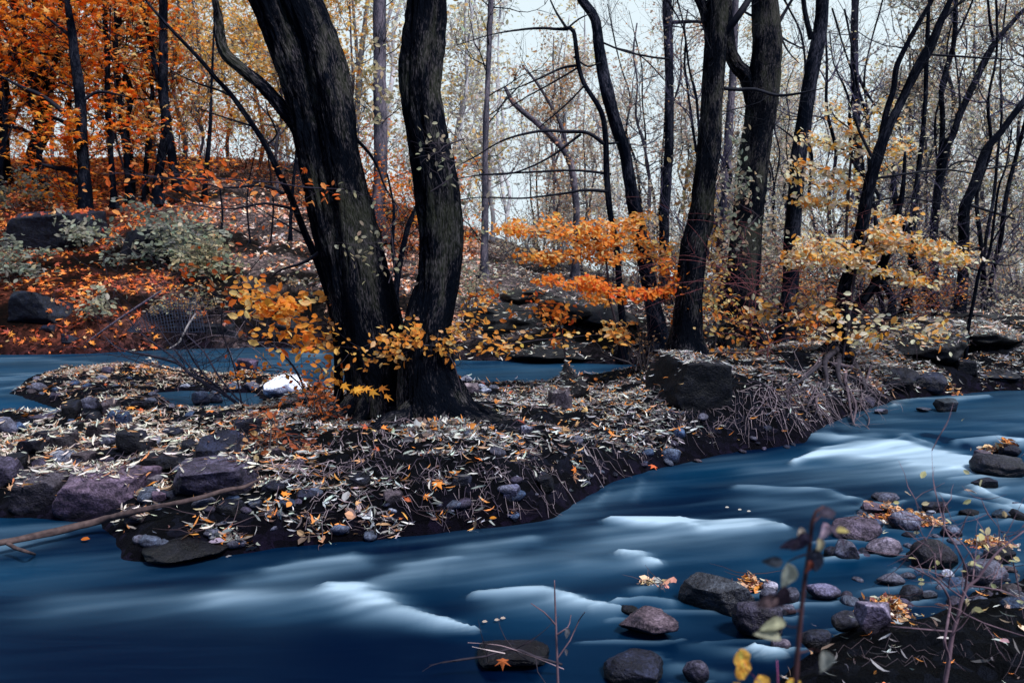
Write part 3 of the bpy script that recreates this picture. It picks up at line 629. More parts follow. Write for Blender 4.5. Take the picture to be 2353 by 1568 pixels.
tree('L3', 'slightly curved black trunk left of the paired trunks on the slope', (298, 465), [[(298, 465, 17), (294, 395, 14), (282, 292, 13), (272, 189, 10), (268, 100, 8), (264, 0, 6)]], [[(295, 420, 5), (270, 330, 5), (262, 250, 4)]], 'bark_black', 8, (.8, 2.2), sides=14, twr=.02)
tree('L4', 'paired black trunks on the left slope that cross at the height of the leaves', (362, 470),
     [[(362, 470, 26), (363, 420, 20), (371, 361, 18), (382, 292, 22), (375, 206, 22), (376, 138, 18), (375, 70, 18), (376, 0, 18)], [(409, 440, 26), (402, 400, 20), (394, 350, 18), (385, 290, 16)],
      [(375, 215, 12), (360, 160, 11), (346, 103, 10), (333, 40, 9), (326, 0, 8)]], [], 'bark_black', 20, (.8, 2.2), sides=18, twr=.02, leaf=(750, .24, 'maple', PAL_ORANGE + [(3, (.9, .6, .25))]))
tree('L5', 'heavy black trunk near the left edge splitting into several upright limbs', (78, 435),
     [[(78, 435, 38), (76, 361, 30), (98, 300, 34), (95, 241, 38), (70, 170, 26), (58, 138, 22), (45, 69, 22), (36, 0, 22)], [(100, 270, 20), (100, 165, 18), (95, 110, 16), (90, 40, 14), (86, 0, 12)],
      [(108, 260, 14), (118, 193, 13), (131, 103, 11), (140, 0, 8)], [(60, 180, 16), (25, 100, 14), (0, 50, 12), (-30, 0, 10)]], [[(90, 330, 10), (60, 300, 9), (20, 290, 7), (-10, 260, 5)]], 'bark_black', 26, (.8, 2.6), sides=20, twr=.02, leaf=(1200, .27, 'maple', PAL_ORANGE))
tree('L6', 'dark trunk cut by the left edge of the view', (8, 425), [[(8, 425, 34), (5, 330, 28), (10, 230, 26), (-6, 120, 22), (-20, 0, 18)]], [[(10, 300, 10), (45, 250, 9), (60, 190, 6)]], 'bark_black', 16, (.8, 2.4), sides=16, twr=.02, leaf=(700, .27, 'maple', PAL_ORANGE))
tree('L7', 'spindly straight stem between the curved trunk and the paired trunks', (330, 462), [[(330, 462, 9), (332, 412, 8), (338, 330, 7), (344, 258, 6), (350, 180, 5), (352, 60, 3)]], [], 'bark_black', 6, (.6, 1.6), sides=8, twr=.012)
tree('L8', 'narrow grey-black trunk at the crest left of the leaning sapling', (470, 465), [[(470, 465, 13), (471, 430, 12), (478, 350, 9), (483, 290, 8), (486, 200, 6), (492, 60, 4)]], [], 'bark_black', 8, (.8, 1.8), sides=10, twr=.012)
tree('L9', 'thin upright stem close behind the left side of the twin trunks', (667, 560), [[(667, 560, 9), (668, 500, 8), (674, 420, 7), (681, 344, 6), (684, 240, 5), (688, 120, 3)]], [], 'bark_black', 6, (.6, 1.6), sides=8, twr=.012)
tree('L10', 'knee-high dead stick standing on the slope', (506, 560), [[(506, 560, 6), (511, 490, 5), (503, 415, 3)]], [], 'bark_black', 0, sides=8, name='dead_stick', cat='dead stick')
tree('L11', 'thin stem on the slope halfway between the dead stick and the big trunks', (570, 560), [[(574, 545, 4), (568, 480, 4), (572, 420, 3), (590, 330, 2)]], [], 'bark_black', 4, (.4, 1.), sides=6, twr=.01)
tree('L12', 'thin stem on the slope nearest the leaning sapling', (626, 560), [[(620, 580, 4), (628, 480, 4), (624, 420, 3), (612, 330, 2)]], [], 'bark_black', 4, (.4, 1.), sides=6, twr=.01)
tree('L13', 'slanting thin trunk in the gap between the two big trees', (910, 700), [[(905, 700, 15), (920, 600, 13), (935, 530, 12), (950, 490, 10), (975, 440, 6)], [(912, 640, 9), (902, 560, 8), (905, 480, 7), (890, 400, 4)]], [], 'bark_black', 10, (.4, 1.2), sides=10, twr=.01)
# exposed roots at the foot of the forked tree
rt = TREES['T14'][0]; rngR = np.random.default_rng(5)
Yr = TREES['T14'][3]
for k, rp in enumerate([[(1925, 800, 26), (1900, 830, 20), (1885, 870, 14), (1900, 905, 9)], [(1935, 805, 24), (1965, 835, 20), (1985, 860, 14), (1990, 900, 8)], [(1925, 810, 20), (1920, 845, 18), (1935, 880, 13), (1965, 915, 7)],
                        [(1905, 815, 18), (1880, 840, 13), (1850, 870, 10), (1820, 890, 6)], [(1890, 835, 12), (1925, 842, 12), (1960, 838, 12), (1975, 842, 9)], [(1945, 830, 12), (1955, 880, 8), (1962, 930, 5), (1950, 972, 4)],
                        [(1930, 850, 9), (1945, 900, 6), (1948, 940, 5), (1944, 975, 3)], [(1985, 850, 9), (1985, 890, 6), (1980, 925, 5), (1990, 960, 4), (1978, 978, 3)], [(1890, 860, 8), (1880, 900, 6), (1855, 930, 4)],
                        [(1975, 850, 9), (2000, 880, 6), (2020, 915, 4)], [(1910, 880, 8), (1890, 910, 6), (1882, 940, 3)], [(1960, 860, 7), (1975, 900, 5), (1998, 935, 4)], [(1915, 820, 10), (1890, 815, 8), (1870, 840, 6), (1862, 870, 4)]]):
    P = []
    for j, q in enumerate(rp):
        hh = hit(q[0], q[1]); yy = min(Yr, hh[1] + .0) - .18 - .04 * rngR.random() if j else Yr - .1
        P.append(at(q[0], q[1], yy))
    R = np.array([q[2] for q in rp]) * Yr / FPX / 2 * .62; P = np.array(P) + rngR.normal(size=(len(P), 3)) * [.05, .03, .02]
    one = MB(); V, F, B = tube(np.array(P), R, 10, .05, .004, k); one.add(V, F, (.09, .07, .085) if k > 3 else (.03, .027, .036), B)
    for j in range(9):
        grow_twigs(one, P[1 + j % (len(P) - 1)], unit(rngR.normal(size=3) * [1, .6, 1] + [0, -.3, -.5]), rngR.uniform(.2, .5), .005, 1, rngR, (.2, .165, .18), [], up=-.2)
    one.build('root', M['twig'], rt)
# surface roots of the middle trees
for key, b0, cx0 in (('T1', (880, 935), 0), ('T2', (1000, 955), 0)):
    e = TREES[key][0]; c = np.array(e.location); rngR = np.random.default_rng(12)
    for a in np.linspace(-2.9, .1, 5) if key == 'T1' else np.linspace(-2.4, .2, 5):
        one = MB(); P = []
        a += rngR.normal() * .12
        for s in (.18, .38, .6, .85, 1.1):
            q = c[:2] + s * np.array([math.cos(a + .3 * s), math.sin(a + .3 * s)]); P.append([q[0], q[1], H(*q) + .14 * math.exp(-(s - .15) * 4) - .01])
        V, F, B = tube(P, [.13, .085, .05, .03, .012], 14, .05, .012, int(rngR.integers(50))); one.add(V, F, (.5, .5, .5), B)
        one.build('root', M['bark_big'], e)
# ------------------------------------------------------------------ rocks, each one its own object
def ico(sub):
    import bmesh
    b = bmesh.new(); bmesh.ops.create_icosphere(b, subdivisions=sub, radius=1.0)
    V = np.array([v.co[:] for v in b.verts]); F = np.array([[v.index for v in f.verts] for f in b.faces]); b.free(); return V, F
ICO4, ICO5 = ico(4), ico(5)
ROCK_SOLIDS = []
def rock(px, py, w, h, style, col, label, group=None, mat='rock', rot=None, depth=1.0, cat='rock', name=None, sink=.22, Y=None, leafy=0):
    b = hit(px, py) if Y is None else np.array([*at(px, py, Y)])
    Yd = b[1]; s = Yd / FPX
    W = w * s; Hh = h * s / .97
    if Y is None: Hh = min(Hh, W * 1.1)
    D = W * .8 * depth
    rng = np.random.default_rng(int(px * 13 + py * 7) & 0xffff)
    V0, F = (ICO5 if w > 110 else ICO4); V = V0.copy()
    seed = int(rng.integers(1000))
    if style == 'round':
        V *= (1 + .16 * fbm(V * 1.1 + seed, 2, seed))[:, None]
        for n_ in unit(rng.normal(size=(9, 3))):
            e = V @ n_ - rng.uniform(.62, .9); V = V - np.clip(e, 0, None)[:, None] * n_ * .75
        V *= (1 + .035 * fbm(V * 4 + seed, 3, seed))[:, None]
    else:
        nc = dict(block=11, slab=9, ledge=10, spike=9, cube=8)[style]
        N = unit(rng.normal(size=(nc, 3))); dcut = rng.uniform(.55, .8, nc)
        if style in ('slab', 'block'): N[0] = unit(np.array([.12 * rng.normal(), .25 * rng.normal() - .15, 1.])); dcut[0] = .55
        if style == 'cube': dcut = rng.uniform(.78, .9, nc); N[0] = unit(np.array([.10, -.12, 1.])); dcut[0] = .5; N[4] = unit(np.array([.1, .9, .1])); dcut[4] = .6
        if style in ('block', 'cube'): N[1] = unit(np.array([.1, -1, -.15])); dcut[1] = .6; N[2] = unit(np.array([1, -.3, .1])); dcut[2] = .68; N[3] = unit(np.array([-1, -.2, .2])); dcut[3] = .68
        for n_, d_ in zip(N, dcut):
            e = V @ n_ - d_; V = V - np.clip(e, 0, None)[:, None] * n_ * .94
        if style == 'spike': V[:, :2] *= (1 - .55 * np.clip(V[:, 2:3], -.3, 1)); V[:, 0] -= .15 * V[:, 2]
        strata = .035 * vnoise(np.stack([V[:, 0] * 1.2, V[:, 1] * 1.2, V[:, 2] * 7], -1) + seed, seed) if style == 'ledge' else 0
        V *= (1 + .07 * fbm(V * 1.7 + seed, 4, seed) + .018 * fbm(V * 9 + seed, 2, seed) + strata)[:, None]
    ext = V.max(0) - V.min(0); V = V / ext
    z0 = V[:, 2].min(); V[:, 2] -= z0
    if rot is None: rot = rng.uniform(-.25, .25)
    V = V * [W * 1.0, D, Hh * (1 + sink)]
    ca, sa = math.cos(rot), math.sin(rot)
    V[:, :2] = np.stack([V[:, 0] * ca - V[:, 1] * sa, V[:, 0] * sa + V[:, 1] * ca], -1)
    x0 = (V[:, 0].min() + V[:, 0].max()) / 2
    V = V - [x0, 0, Hh * sink]
    c = np.array([b[0], b[1] + D * .42, b[2]])
    if style == 'ledge': col = tuple(v * .6 for v in col)
    wet = sstep(.05, .015, V[:, 2] + .015 * fbm(V * 9, 2, 4)) * .75
    cc = np.array(col)[None] * (1 - wet)[:, None]
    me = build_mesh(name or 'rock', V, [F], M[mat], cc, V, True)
    o = bpy.data.objects.new(name or ('boulder' if w > 120 else 'rock'), me); COL.objects.link(o); o.location = c
    tag(o, label, 'boulder' if (w > 120 and cat == 'rock') else cat, group)
    ROCK_SOLIDS.append((V + c, F))
    return o
DK = (.012, .014, .028); BK = (.005, .006, .013); PU = (.055, .045, .070); PG = (.095, .095, .125); GR = (.08, .095, .13); BL = (.045, .075, .135); WH = (.80, .80, .80); PK = (.30, .21, .20); BR = (.06, .045, .05); PL = (.23, .24, .28)
_R = [
 (645, 913, 102, 46, 'round', (1.5, 1.6, 1.6), 'bright white boulder at the back of the gravel bar', 'rock'),
 (455, 931, 41, 32, 'round', GR, 'left one of two round grey stones side by side in the puddle', 0), (491, 926, 34, 28, 'round', GR, 'right one of two round grey stones side by side in the puddle', 0),
 (198, 943, 46, 30, 'round', PG, 'rounded purple-grey stone leaning on the black rocks of the gravel bar', 0), (243, 956, 46, 38, 'block', BR, 'dark brown broken rock right of the rounded purple stone', 0),
 (265, 984, 55, 39, 'round', BL, 'smooth blue-grey stone lying on pale leaves in the gravel bar', 0), (153, 972, 48, 54, 'block', BK, 'black upright rock at the left channel mouth', 0),
 (76, 900, 46, 19, 'round', PG, 'low rounded purple stone at the upstream tip of the gravel bar', 0), (228, 876, 27, 14, 'round', PL, 'small pale stone among leaves near the far channel', 0), (241, 863, 30, 18, 'block', PU, 'small purple angular rock at the edge of the far channel', 0),
 (168, 891, 23, 17, 'round', BL, 'small bluish stone beside the leafy hump', 0), (122, 921, 27, 18, 'block', PU, 'small purple rock left of the black upright rock', 0), (575, 902, 37, 21, 'round', PG, 'pale purple round stone just left of the white boulder', 0),
 (535, 900, 36, 20, 'round', GR, 'grey stone second to the left of the white boulder', 0), (422, 896, 27, 12, 'round', PL, 'flat white stone poking from the puddle', 0), (207, 977, 40, 27, 'block', BK, 'small black rock left of the smooth blue-grey stone', 0),
 (310, 941, 42, 18, 'block', DK, 'dark flat rock at the left end of the puddle', 0), (345, 930, 30, 15, 'round', GR, 'small grey cobble on the puddle shore', 0), (4, 1003, 52, 42, 'round', PG, 'rounded purple rock cut by the left edge, above the pale leaves', 0),
 (40, 995, 29, 25, 'round', BL, 'small blue stone beside the rounded purple rock at the left edge', 0), (95, 969, 88, 13, 'slab', PU, 'long flat purple slab at the water edge on the left', 0), (131, 1038, 72, 46, 'block', (.07, .058, .062), 'rough brown rock on the left of the leaf-covered bar', 0),
 (218, 1011, 62, 36, 'block', BR, 'dark rough rock behind the purple-grey cobble', 0), (172, 1006, 38, 36, 'block', BK, 'black rock left of the dark rough rock', 0), (246, 1031, 44, 31, 'round', PG, 'purple-grey cobble in front of the dark rough rock', 0),
 (294, 1054, 82, 64, 'block', BK, 'jagged black rock at the edge of the pale leaf carpet', 0), (292, 991, 56, 13, 'slab', BR, 'low brown slab right of the smooth blue-grey stone', 0), (490, 1077, 148, 80, 'block', DK, 'large dark navy boulder in the middle of the left shore', 0),
 (562, 1008, 80, 52, 'block', DK, 'dark boulder under the reddish dead plants', 0), (220, 1192, 240, 100, 'block', (.12, .082, .112), 'big purple flat-topped boulder at the left water edge', 0), (468, 1152, 202, 80, 'block', (.06, .05, .075), 'dark angular boulder above the driftwood pole', 0),
 (350, 1094, 128, 52, 'slab', BK, 'black wedge of rock behind the purple flat-topped boulder', 0), (68, 1188, 148, 96, 'block', (.045, .038, .045), 'rough dark brown boulder left of the purple flat-topped boulder', 0), (2, 1128, 66, 88, 'block', PU, 'tall purple rock at the left edge of the view', 0),
 (133, 1068, 60, 30, 'slab', PL, 'pale grey slab lying in the leaves on the left', 0), (184, 1115, 60, 22, 'slab', BL, 'blue-grey slab above the purple flat-topped boulder', 0), (360, 1163, 44, 30, 'block', (.10, .065, .09), 'small purple rock wedged between the two large shore boulders', 0),
 (347, 1124, 50, 28, 'block', (.16, .14, .15), 'pale angular rock between the two large shore boulders', 0), (684, 1081, 28, 25, 'round', (.13, .10, .12), 'round purple cobble under the curled dry leaves', 0), (85, 1080, 44, 24, 'round', PU, 'purple cobble in the leaves above the tall purple rock', 0),
 (240, 1072, 40, 18, 'slab', PU, 'flat purple stone on the pale leaf carpet', 0),
 (390, 1296, 240, 44, 'round', (.004, .004, .006), 'low black mossy boulder half under water at the spit end', 'wet'),

 (1310, 921, 94, 88, 'spike', (.009, .009, .013), 'dark pointed boulder standing by the far channel', 0), (1287, 945, 58, 50, 'block', (.14, .115, .12), 'angular purple-grey stone leaning on the pointed boulder', 0),
 (1071, 881, 29, 18, 'round', PL, 'whitest of the pebbles right of the S-shaped tree', 0), (1081, 908, 40, 27, 'block', (.24, .19, .19), 'pinkish rough rock at the foot of the S-shaped tree', 0), (1107, 895, 22, 13, 'round', PL, 'small pale pebble, second from the S-shaped tree', 0),
 (1133, 897, 21, 12, 'round', PL, 'pale pebble farthest from the S-shaped tree', 0), (1117, 905, 26, 14, 'round', (.35, .38, .44), 'bluish pebble in front of the pale pebbles', 0), (1054, 889, 20, 14, 'round', PG, 'grey pebble touching the S-shaped tree', 0),
 (1209, 1007, 33, 27, 'block', PG, 'purple stone in the middle of the leaf litter', 0), (1562, 1012, 30, 27, 'round', BL, 'blue stone in the leaves below the big square boulder', 0), (1600, 958, 200, 136, 'cube', (.007, .008, .013), 'big square black boulder strewn with a few leaves', 0),
 (1175, 1160, 46, 40, 'block', (.10, .10, .15), 'bluish rock set in the dark bank above the stream', 0), (1178, 1200, 34, 20, 'slab', BL, 'small wet rock at the foot of the dark bank', 0), (1543, 1068, 50, 36, 'round', (.10, .13, .18), 'pale blue-grey rock where the bank meets the current', 0),
 (1494, 1474, 144, 46, 'slab', (.11, .078, .09), 'flat pinkish rock barely above the water', 0), (1466, 1580, 150, 48, 'block', DK, 'dark rock at the bottom edge of the view', 0), (1447, 1416, 46, 16, 'round', BK, 'small black rock washed by white water', 0),
 (1180, 1552, 180, 34, 'block', (.004, .004, .008), 'dark low rock in the stream topped with driftwood twigs', 'wet'),
 (1650, 1405, 185, 70, 'block', (.04, .043, .05), 'long dark slab slanting down in the stream', 'wet'), (1751, 1478, 124, 86, 'round', (.035, .030, .045), 'shiny dark rock at the lower end of the slanting slab', 'wet'),
 (1769, 1392, 42, 36, 'round', PG, 'pale round stone between the slanting slab and the weed', 0), (1772, 1363, 38, 24, 'round', (.33, .31, .36), 'small pale stone next to the orange leaf pile', 0), (1822, 1388, 38, 34, 'round', PG, 'pale stone just behind the weed stem', 0), (1812, 1420, 52, 26, 'slab', PG, 'low pale slab right of the shiny dark rock', 0),
 (1901, 1381, 74, 30, 'round', (.10, .09, .14), 'speckled dark rock alone right of the weed stem', 0), (1950, 1291, 60, 44, 'round', PG, 'upright grey egg-shaped rock in midstream', 0), (1912, 1286, 30, 26, 'block', DK, 'small dark rock left of the egg-shaped rock', 0),
 (2046, 1283, 84, 40, 'round', (.17, .14, .17), 'long purple-grey rock right of the egg-shaped rock', 0), (2100, 1288, 26, 22, 'round', BK, 'tiny black rock between the long purple rock and the black dome', 0), (2161, 1318, 102, 66, 'round', (.014, .013, .02), 'large black dome-shaped rock in the shallows', 'wet'),
 (2182, 1337, 30, 26, 'round', (.4, .42, .48), 'white egg-sized stone in front of the black dome rock', 0), (2281, 1354, 94, 56, 'round', PG, 'big pale purple rock behind the bare shrub', 0), (2055, 1350, 64, 26, 'round', (.10, .10, .13), 'flat dark grey rock in the middle of the shallows', 0),
 (2102, 1387, 64, 36, 'round', (.015, .016, .025), 'shiny black round rock below the flat grey rock', 'wet'), (2140, 1380, 36, 17, 'slab', GR, 'grey slab touching the shiny black round rock', 0), (1952, 1449, 66, 38, 'round', (.03, .03, .045), 'dark rock left of the leaf-topped rock', 0),
 (2018, 1464, 80, 70, 'block', (.17, .14, .18), 'purple-grey rock with a pile of leaves on its right side', 0), (1882, 1500, 80, 40, 'round', (.012, .013, .022), 'black rock at the foot of the weed', 'wet'), (1800, 1506, 48, 30, 'round', (.10, .08, .10), 'brownish submerged rock left of the weed stem', 0),
 (1603, 1576, 64, 50, 'round', (.06, .055, .08), 'round dark rock at the bottom edge left of the yellow leaves', 0), (2042, 1158, 58, 22, 'round', (.06, .06, .08), 'dark rock upstream of the leafy rock pile', 0), (2160, 1181, 60, 24, 'block', DK, 'small dark rock right of the leafy rock pile', 0),
 (2236, 1188, 50, 14, 'slab', BK, 'thin flat rock in the riffle', 0), (2277, 1126, 58, 20, 'block', DK, 'small black rock just below the rapid', 0), (2318, 1098, 126, 48, 'round', (.022, .022, .03), 'long black rock at the right edge beside the rapid', 'wet'),
 (2314, 1197, 50, 20, 'round', (.03, .06, .10), 'blue water-washed rock near the right edge', 0), (2091, 1223, 70, 42, 'round', (.15, .15, .19), 'round pale rock nested in dead leaves', 0), (2021, 1186, 64, 26, 'slab', (.13, .095, .12), 'flat pink rock at the head of the leafy rock pile', 0),
 (1984, 1246, 112, 44, 'slab', (.08, .06, .08), 'low rock holding one big maple leaf', 0), (2018, 1216, 40, 22, 'round', BL, 'small blue stone left of the round pale rock', 0), (2195, 1240, 48, 30, 'round', GR, 'grey rock at the right end of the leafy rock pile', 0),
 (2283, 1286, 34, 24, 'round', PG, 'small purple stone under the pale-leaved twigs', 0), (2310, 1300, 66, 30, 'block', BK, 'black rock under the orange leaves at the right edge', 0), (2330, 1052, 56, 30, 'round', DK, 'dark rock behind the long black rock beside the rapid', 0), (2270, 1060, 44, 22, 'block', (.12, .09, .11), 'small rock under driftwood left of the dark rocks', 0),
 (2345, 1200, 40, 26, 'round', BK, 'black rock cut by the right edge in the riffle', 0),
 (2183, 947, 56, 28, 'block', (.03, .04, .05), 'dark wedge-shaped rock alone in the calm water', 0), (2147, 910, 84, 52, 'round', (.016, .019, .035), 'dark blue dome of rock at the foot of the right bank', 'wet'), (2129, 946, 32, 8, 'slab', GR, 'small flat stone in ripples left of the wedge-shaped rock', 0), (2028, 953, 32, 12, 'slab', PG, 'pale flat stone beside the hanging roots', 0),
 (1998, 938, 52, 24, 'slab', PU, 'purple slab under the hanging roots', 0),
 (2053, 893, 160, 62, 'ledge', (.020, .022, .036), 'dark sloping ledge right of the exposed roots', 0), (2165, 838, 210, 84, 'ledge', (.022, .022, .026), 'mossy ledge in the middle of the right bank', 0), (2290, 800, 200, 60, 'ledge', (.022, .024, .024), 'highest mossy ledge near the right edge', 0), (2305, 880, 120, 30, 'ledge', (.020, .022, .032), 'low dark ledge at the water on the right', 0),
 (2225, 868, 60, 40, 'block', BK, 'black rock between the ledges of the right bank', 0), (2270, 745, 150, 24, 'ledge', (.03, .03, .03), 'flat dark ledge on the forest floor at the right', 0),
 (1160, 778, 210, 78, 'ledge', (.016, .017, .018), 'mossy ledge behind the S-shaped tree across the channel', 0), (1280, 832, 270, 52, 'ledge', (.010, .011, .014), 'long black ledge overhanging the far channel', 0), (1330, 748, 190, 60, 'ledge', (.018, .019, .02), 'upper mossy ledge left of the curved trunk', 0),
 (1210, 705, 150, 42, 'ledge', (.02, .02, .02), 'small dark ledge highest on the far bank', 0), (1410, 765, 150, 62, 'ledge', (.012, .013, .017), 'smooth black ledge at the foot of the crooked thin tree', 0),
 (95, 578, 215, 98, 'block', (.010, .014, .026), 'huge black boulder on the left slope below the maples', 0), (70, 760, 150, 88, 'block', (.010, .014, .024), 'dark boulder low on the left slope above the channel', 0), (330, 590, 130, 66, 'block', (.008, .010, .018), 'black rock under the grey-green shrub on the slope', 0),
 (150, 790, 50, 22, 'slab', DK, 'flat dark stone at the edge of the far channel', 0), (100, 770, 50, 20, 'slab', DK, 'dark stone left of the flat one by the far channel', 0), (460, 790, 190, 62, 'block', (.006, .008, .014), 'black undercut rock behind the fallen branches', 0), (680, 790, 220, 66, 'block', (.006, .008, .014), 'black undercut rock left of the big trunks across the channel', 0),
 (540, 690, 130, 40, 'ledge', (.008, .010, .018), 'black ledge on the slope above the undercut rock', 0), (560, 855, 60, 30, 'block', (.09, .06, .09), 'purple rock with dead leaves standing in the far channel', 0)]
for r in _R:
    rock(r[0], r[1], r[2], r[3], r[4], r[5], r[6], mat='rock_wet' if r[7] == 'wet' else 'rock', rot=(-.75 if r[0] == 1650 else None), depth=(1.6 if r[4] == 'ledge' else .5 if r[0] == 1650 else 1.0), sink=.5 if r[0] in (560, 1010, 370) and r[2] > 200 else .22)
for k, (x, y, w, h) in enumerate([(60, 1050, 60, 36), (30, 1080, 50, 34), (180, 1075, 54, 30), (110, 1110, 70, 40), (270, 1100, 50, 32), (205, 1040, 44, 28), (390, 1010, 46, 26), (430, 1050, 52, 34), (330, 1040, 44, 28), (90, 1020, 44, 30), (560, 1060, 60, 34), (640, 1060, 50, 30),
                                  (620, 1140, 60, 30), (520, 1190, 70, 34), (300, 1215, 60, 26), (700, 1160, 54, 30), (820, 1130, 60, 34), (900, 1170, 50, 30), (1060, 1130, 56, 34), (1250, 1130, 50, 34)]):
    rock(x, y, w, h, 'block', (DK, BK, BR)[k % 3], 'jagged dark rock half buried in the leaves of the left shore' if x < 600 else 'jagged dark rock jutting from the foot of the bank', group='jagged dark rocks of the left shore' if x < 600 else 'jagged dark rocks at the foot of the bank')
# loose cobbles between the named rocks
rngC = np.random.default_rng(44); nC = 0
COB = bpy.data.meshes
protos = []
for k in range(6):
    V, F = ico(3); sd_ = k * 9
    V = V * (1 + .18 * fbm(V * 1.1 + sd_, 2, sd_))[:, None] * [1, .8, .55]
    protos.append((V, F))
def cobbles(n, x0, x1, y0, y1, smin, smax, label, group):
    for _ in range(n):
        px, py = rngC.uniform(x0, x1), rngC.uniform(y0, y1); b = hit(px, py); s = rngC.uniform(smin, smax) ** 1.0 * .5
        if 'shallows' not in label and SD(b[0], b[1]) < -.06: continue
        if 'shallows' not in label and SD(b[0], b[1]) < .1 and 'foot' not in label: s *= .7
        c = np.array([PG, GR, BL, PU, DK, BR, PL][rngC.choice(7, p=[.2, .2, .12, .18, .15, .1, .05])]) * .8
        V, F = protos[rngC.integers(6)]
        me = build_mesh('cobble', V * s, [F], M['rock'], np.tile(c, (len(V), 1)), V); o = bpy.data.objects.new('cobble', me); COL.objects.link(o)
        o.location = b + [0, 0, s * .12]; o.rotation_euler = (rngC.normal() * .2, rngC.normal() * .2, rngC.uniform(0, 6.28)); tag(o, label, 'cobble', group)
        a = o.rotation_euler.z; ca, sa = math.cos(a), math.sin(a); W_ = V * s; W_ = np.stack([W_[:, 0] * ca - W_[:, 1] * sa, W_[:, 0] * sa + W_[:, 1] * ca, W_[:, 2]], -1)
        ROCK_SOLIDS.append((W_ + np.array(o.location), F))
cobbles(42, 20, 640, 870, 1010, .06, .16, 'small loose cobble on the gravel bar', 'loose cobbles on the gravel bar')
cobbles(26, 20, 420, 1010, 1170, .06, .15, 'small loose cobble on the left shore', 'loose cobbles on the left shore')
cobbles(46, 300, 1300, 1130, 1275, .05, .14, 'small dark stone set in the foot of the bank', 'stones along the foot of the bank'); cobbles(24, 1300, 1900, 1000, 1130, .05, .12, 'small dark stone at the water edge of the spit', 'stones at the water edge of the spit')
cobbles(30, 30, 600, 1010, 1170, .08, .2, 'loose stone between the shore boulders', 'loose stones between the shore boulders')
cobbles(10, 1040, 1240, 880, 905, .05, .12, 'small cobble behind the S-shaped tree', 'cobbles behind the S-shaped tree')
cobbles(60, 1930, 2340, 1160, 1400, .04, .12, 'small wet cobble in the shallows', 'wet cobbles in the shallows')
cobbles(44, 1050, 1900, 930, 1110, .05, .15, 'small stone half buried in leaf litter', 'stones in the leaf litter')
# gentle wakes where the stream slides past each stone, then the water sheets themselves
for r in _R:
    if r[0] > 1350 and r[1] > 1080 and r[0] < 2350:
        x_, y_, w_ = r[0], r[1] - r[3] * .12, r[2]
        FOAM.append(([(x_ + w_ * .5, y_ - 4, 2), (x_ + w_ * .1, y_ + 3, 4), (x_ - w_ * .55, y_ + 2, 4), (x_ - w_ * 1.1, y_ + 6, 3)], .34))
water_sheet('river', np.arange(-9, 14, .035), np.concatenate([np.arange(1.0, 9, .018), np.arange(9, 13, .03)]), 'smooth blue stream running past the near side of the leafy spit')
water_sheet('side_channel', np.arange(-36, 4.5, .08), np.arange(13.0, 22.0, .06), 'far blue channel under the wooded bank') 
# ------------------------------------------------------------------ woodland behind: prototypes, then copies that share their meshes
def blob_leaves(mb, tips, n, size, kind, pal, rng, spread=.25):
    ii = rng.integers(len(tips), size=n)
    C = np.array([tips[a][0][rng.integers(len(tips[a][0]) // 2, len(tips[a][0]))] for a in ii]) + rng.normal(size=(n, 3)) * [spread, spread, spread * .55]
    leaves(mb, C, rnd_dirs(n, rng) * [1, 1, .5], rnd_dirs(n, rng) * .7 + [0, 0, .8], size * rng.uniform(.6, 1.25, n), pick_cols(n, pal, rng), kind)
def proto_tree(seed, height, nst, r0, nleaf, size, kind, pal, bark, twcol, nb=16, bl=(1.2, 3.2), depth=2, low=.15, spread=.3, lean=.08, name='tree', label='', cat='tree', group='', leafmat='leaf_far', twig_r=.022, up=.25):
    rng = np.random.default_rng(seed); e = empty(name, (0, 0, 0), label, cat, group)
    tm = MB(); bm = MB(); tips = []; trunks = []
    for k in range(nst):
        a = rng.uniform(0, 6.28); ln = rng.uniform(.3, 1) * lean * (1 + .8 * (nst > 1)); n = 9
        P = np.array([[math.cos(a) * ln * height * (i / n) ** 1.2 + .12 * rng.normal() * (i > 0), math.sin(a) * ln * height * (i / n) ** 1.2 + .12 * rng.normal() * (i > 0), height * i / n - .2] for i in range(n + 1)])
        P[:, :2] += [.12 * k * math.cos(a), .12 * k * math.sin(a)]
        R = r0 * rng.uniform(.7, 1) * (1 - .75 * np.linspace(0, 1, n + 1))
        V, F, B = tube(P, R, 10, .3, r0 * .06, int(rng.integers(99)), .5, r0 * 2); tm.add(V, F, (.5, .5, .5), B); trunks.append(smooth_path(P, R, .3))
    tm.build('trunk', M[bark], e)
    for k in range(nb):
        PP, RR = trunks[rng.integers(nst)]; f = rng.uniform(low, .97); q = int(f * (len(PP) - 1)); a = rng.uniform(0, 6.28)
        grow_twigs(bm, PP[q], [math.cos(a), math.sin(a), rng.uniform(.1, .9)], rng.uniform(*bl) * (1 - .4 * f), min(twig_r * 1.5, RR[q] * .6), depth, rng, twcol, tips, up, .2, 4, (3, 5))
    tag(bm.build('twigs', M['twig'], e), kind='stuff')
    if nleaf:
        lm = MB(); blob_leaves(lm, tips, nleaf, size, kind, pal, rng, spread); lm.build('foliage', M[leafmat], e, smooth=False)
    return e
FT = (.10, .115, .15); FT2 = (.18, .20, .24); FTP = (.06, .055, .10)  # far twig colours, the bluish ones paled toward haze
def haze_tint(pal, k=.45, c=(.92, .92, .86)): return [(w_, tuple(a * (1 - k) + b * k for a, b in zip(col, c))) for w_, col in pal]  # mixes pale air haze into the leaf colours of far trees
PR = {}
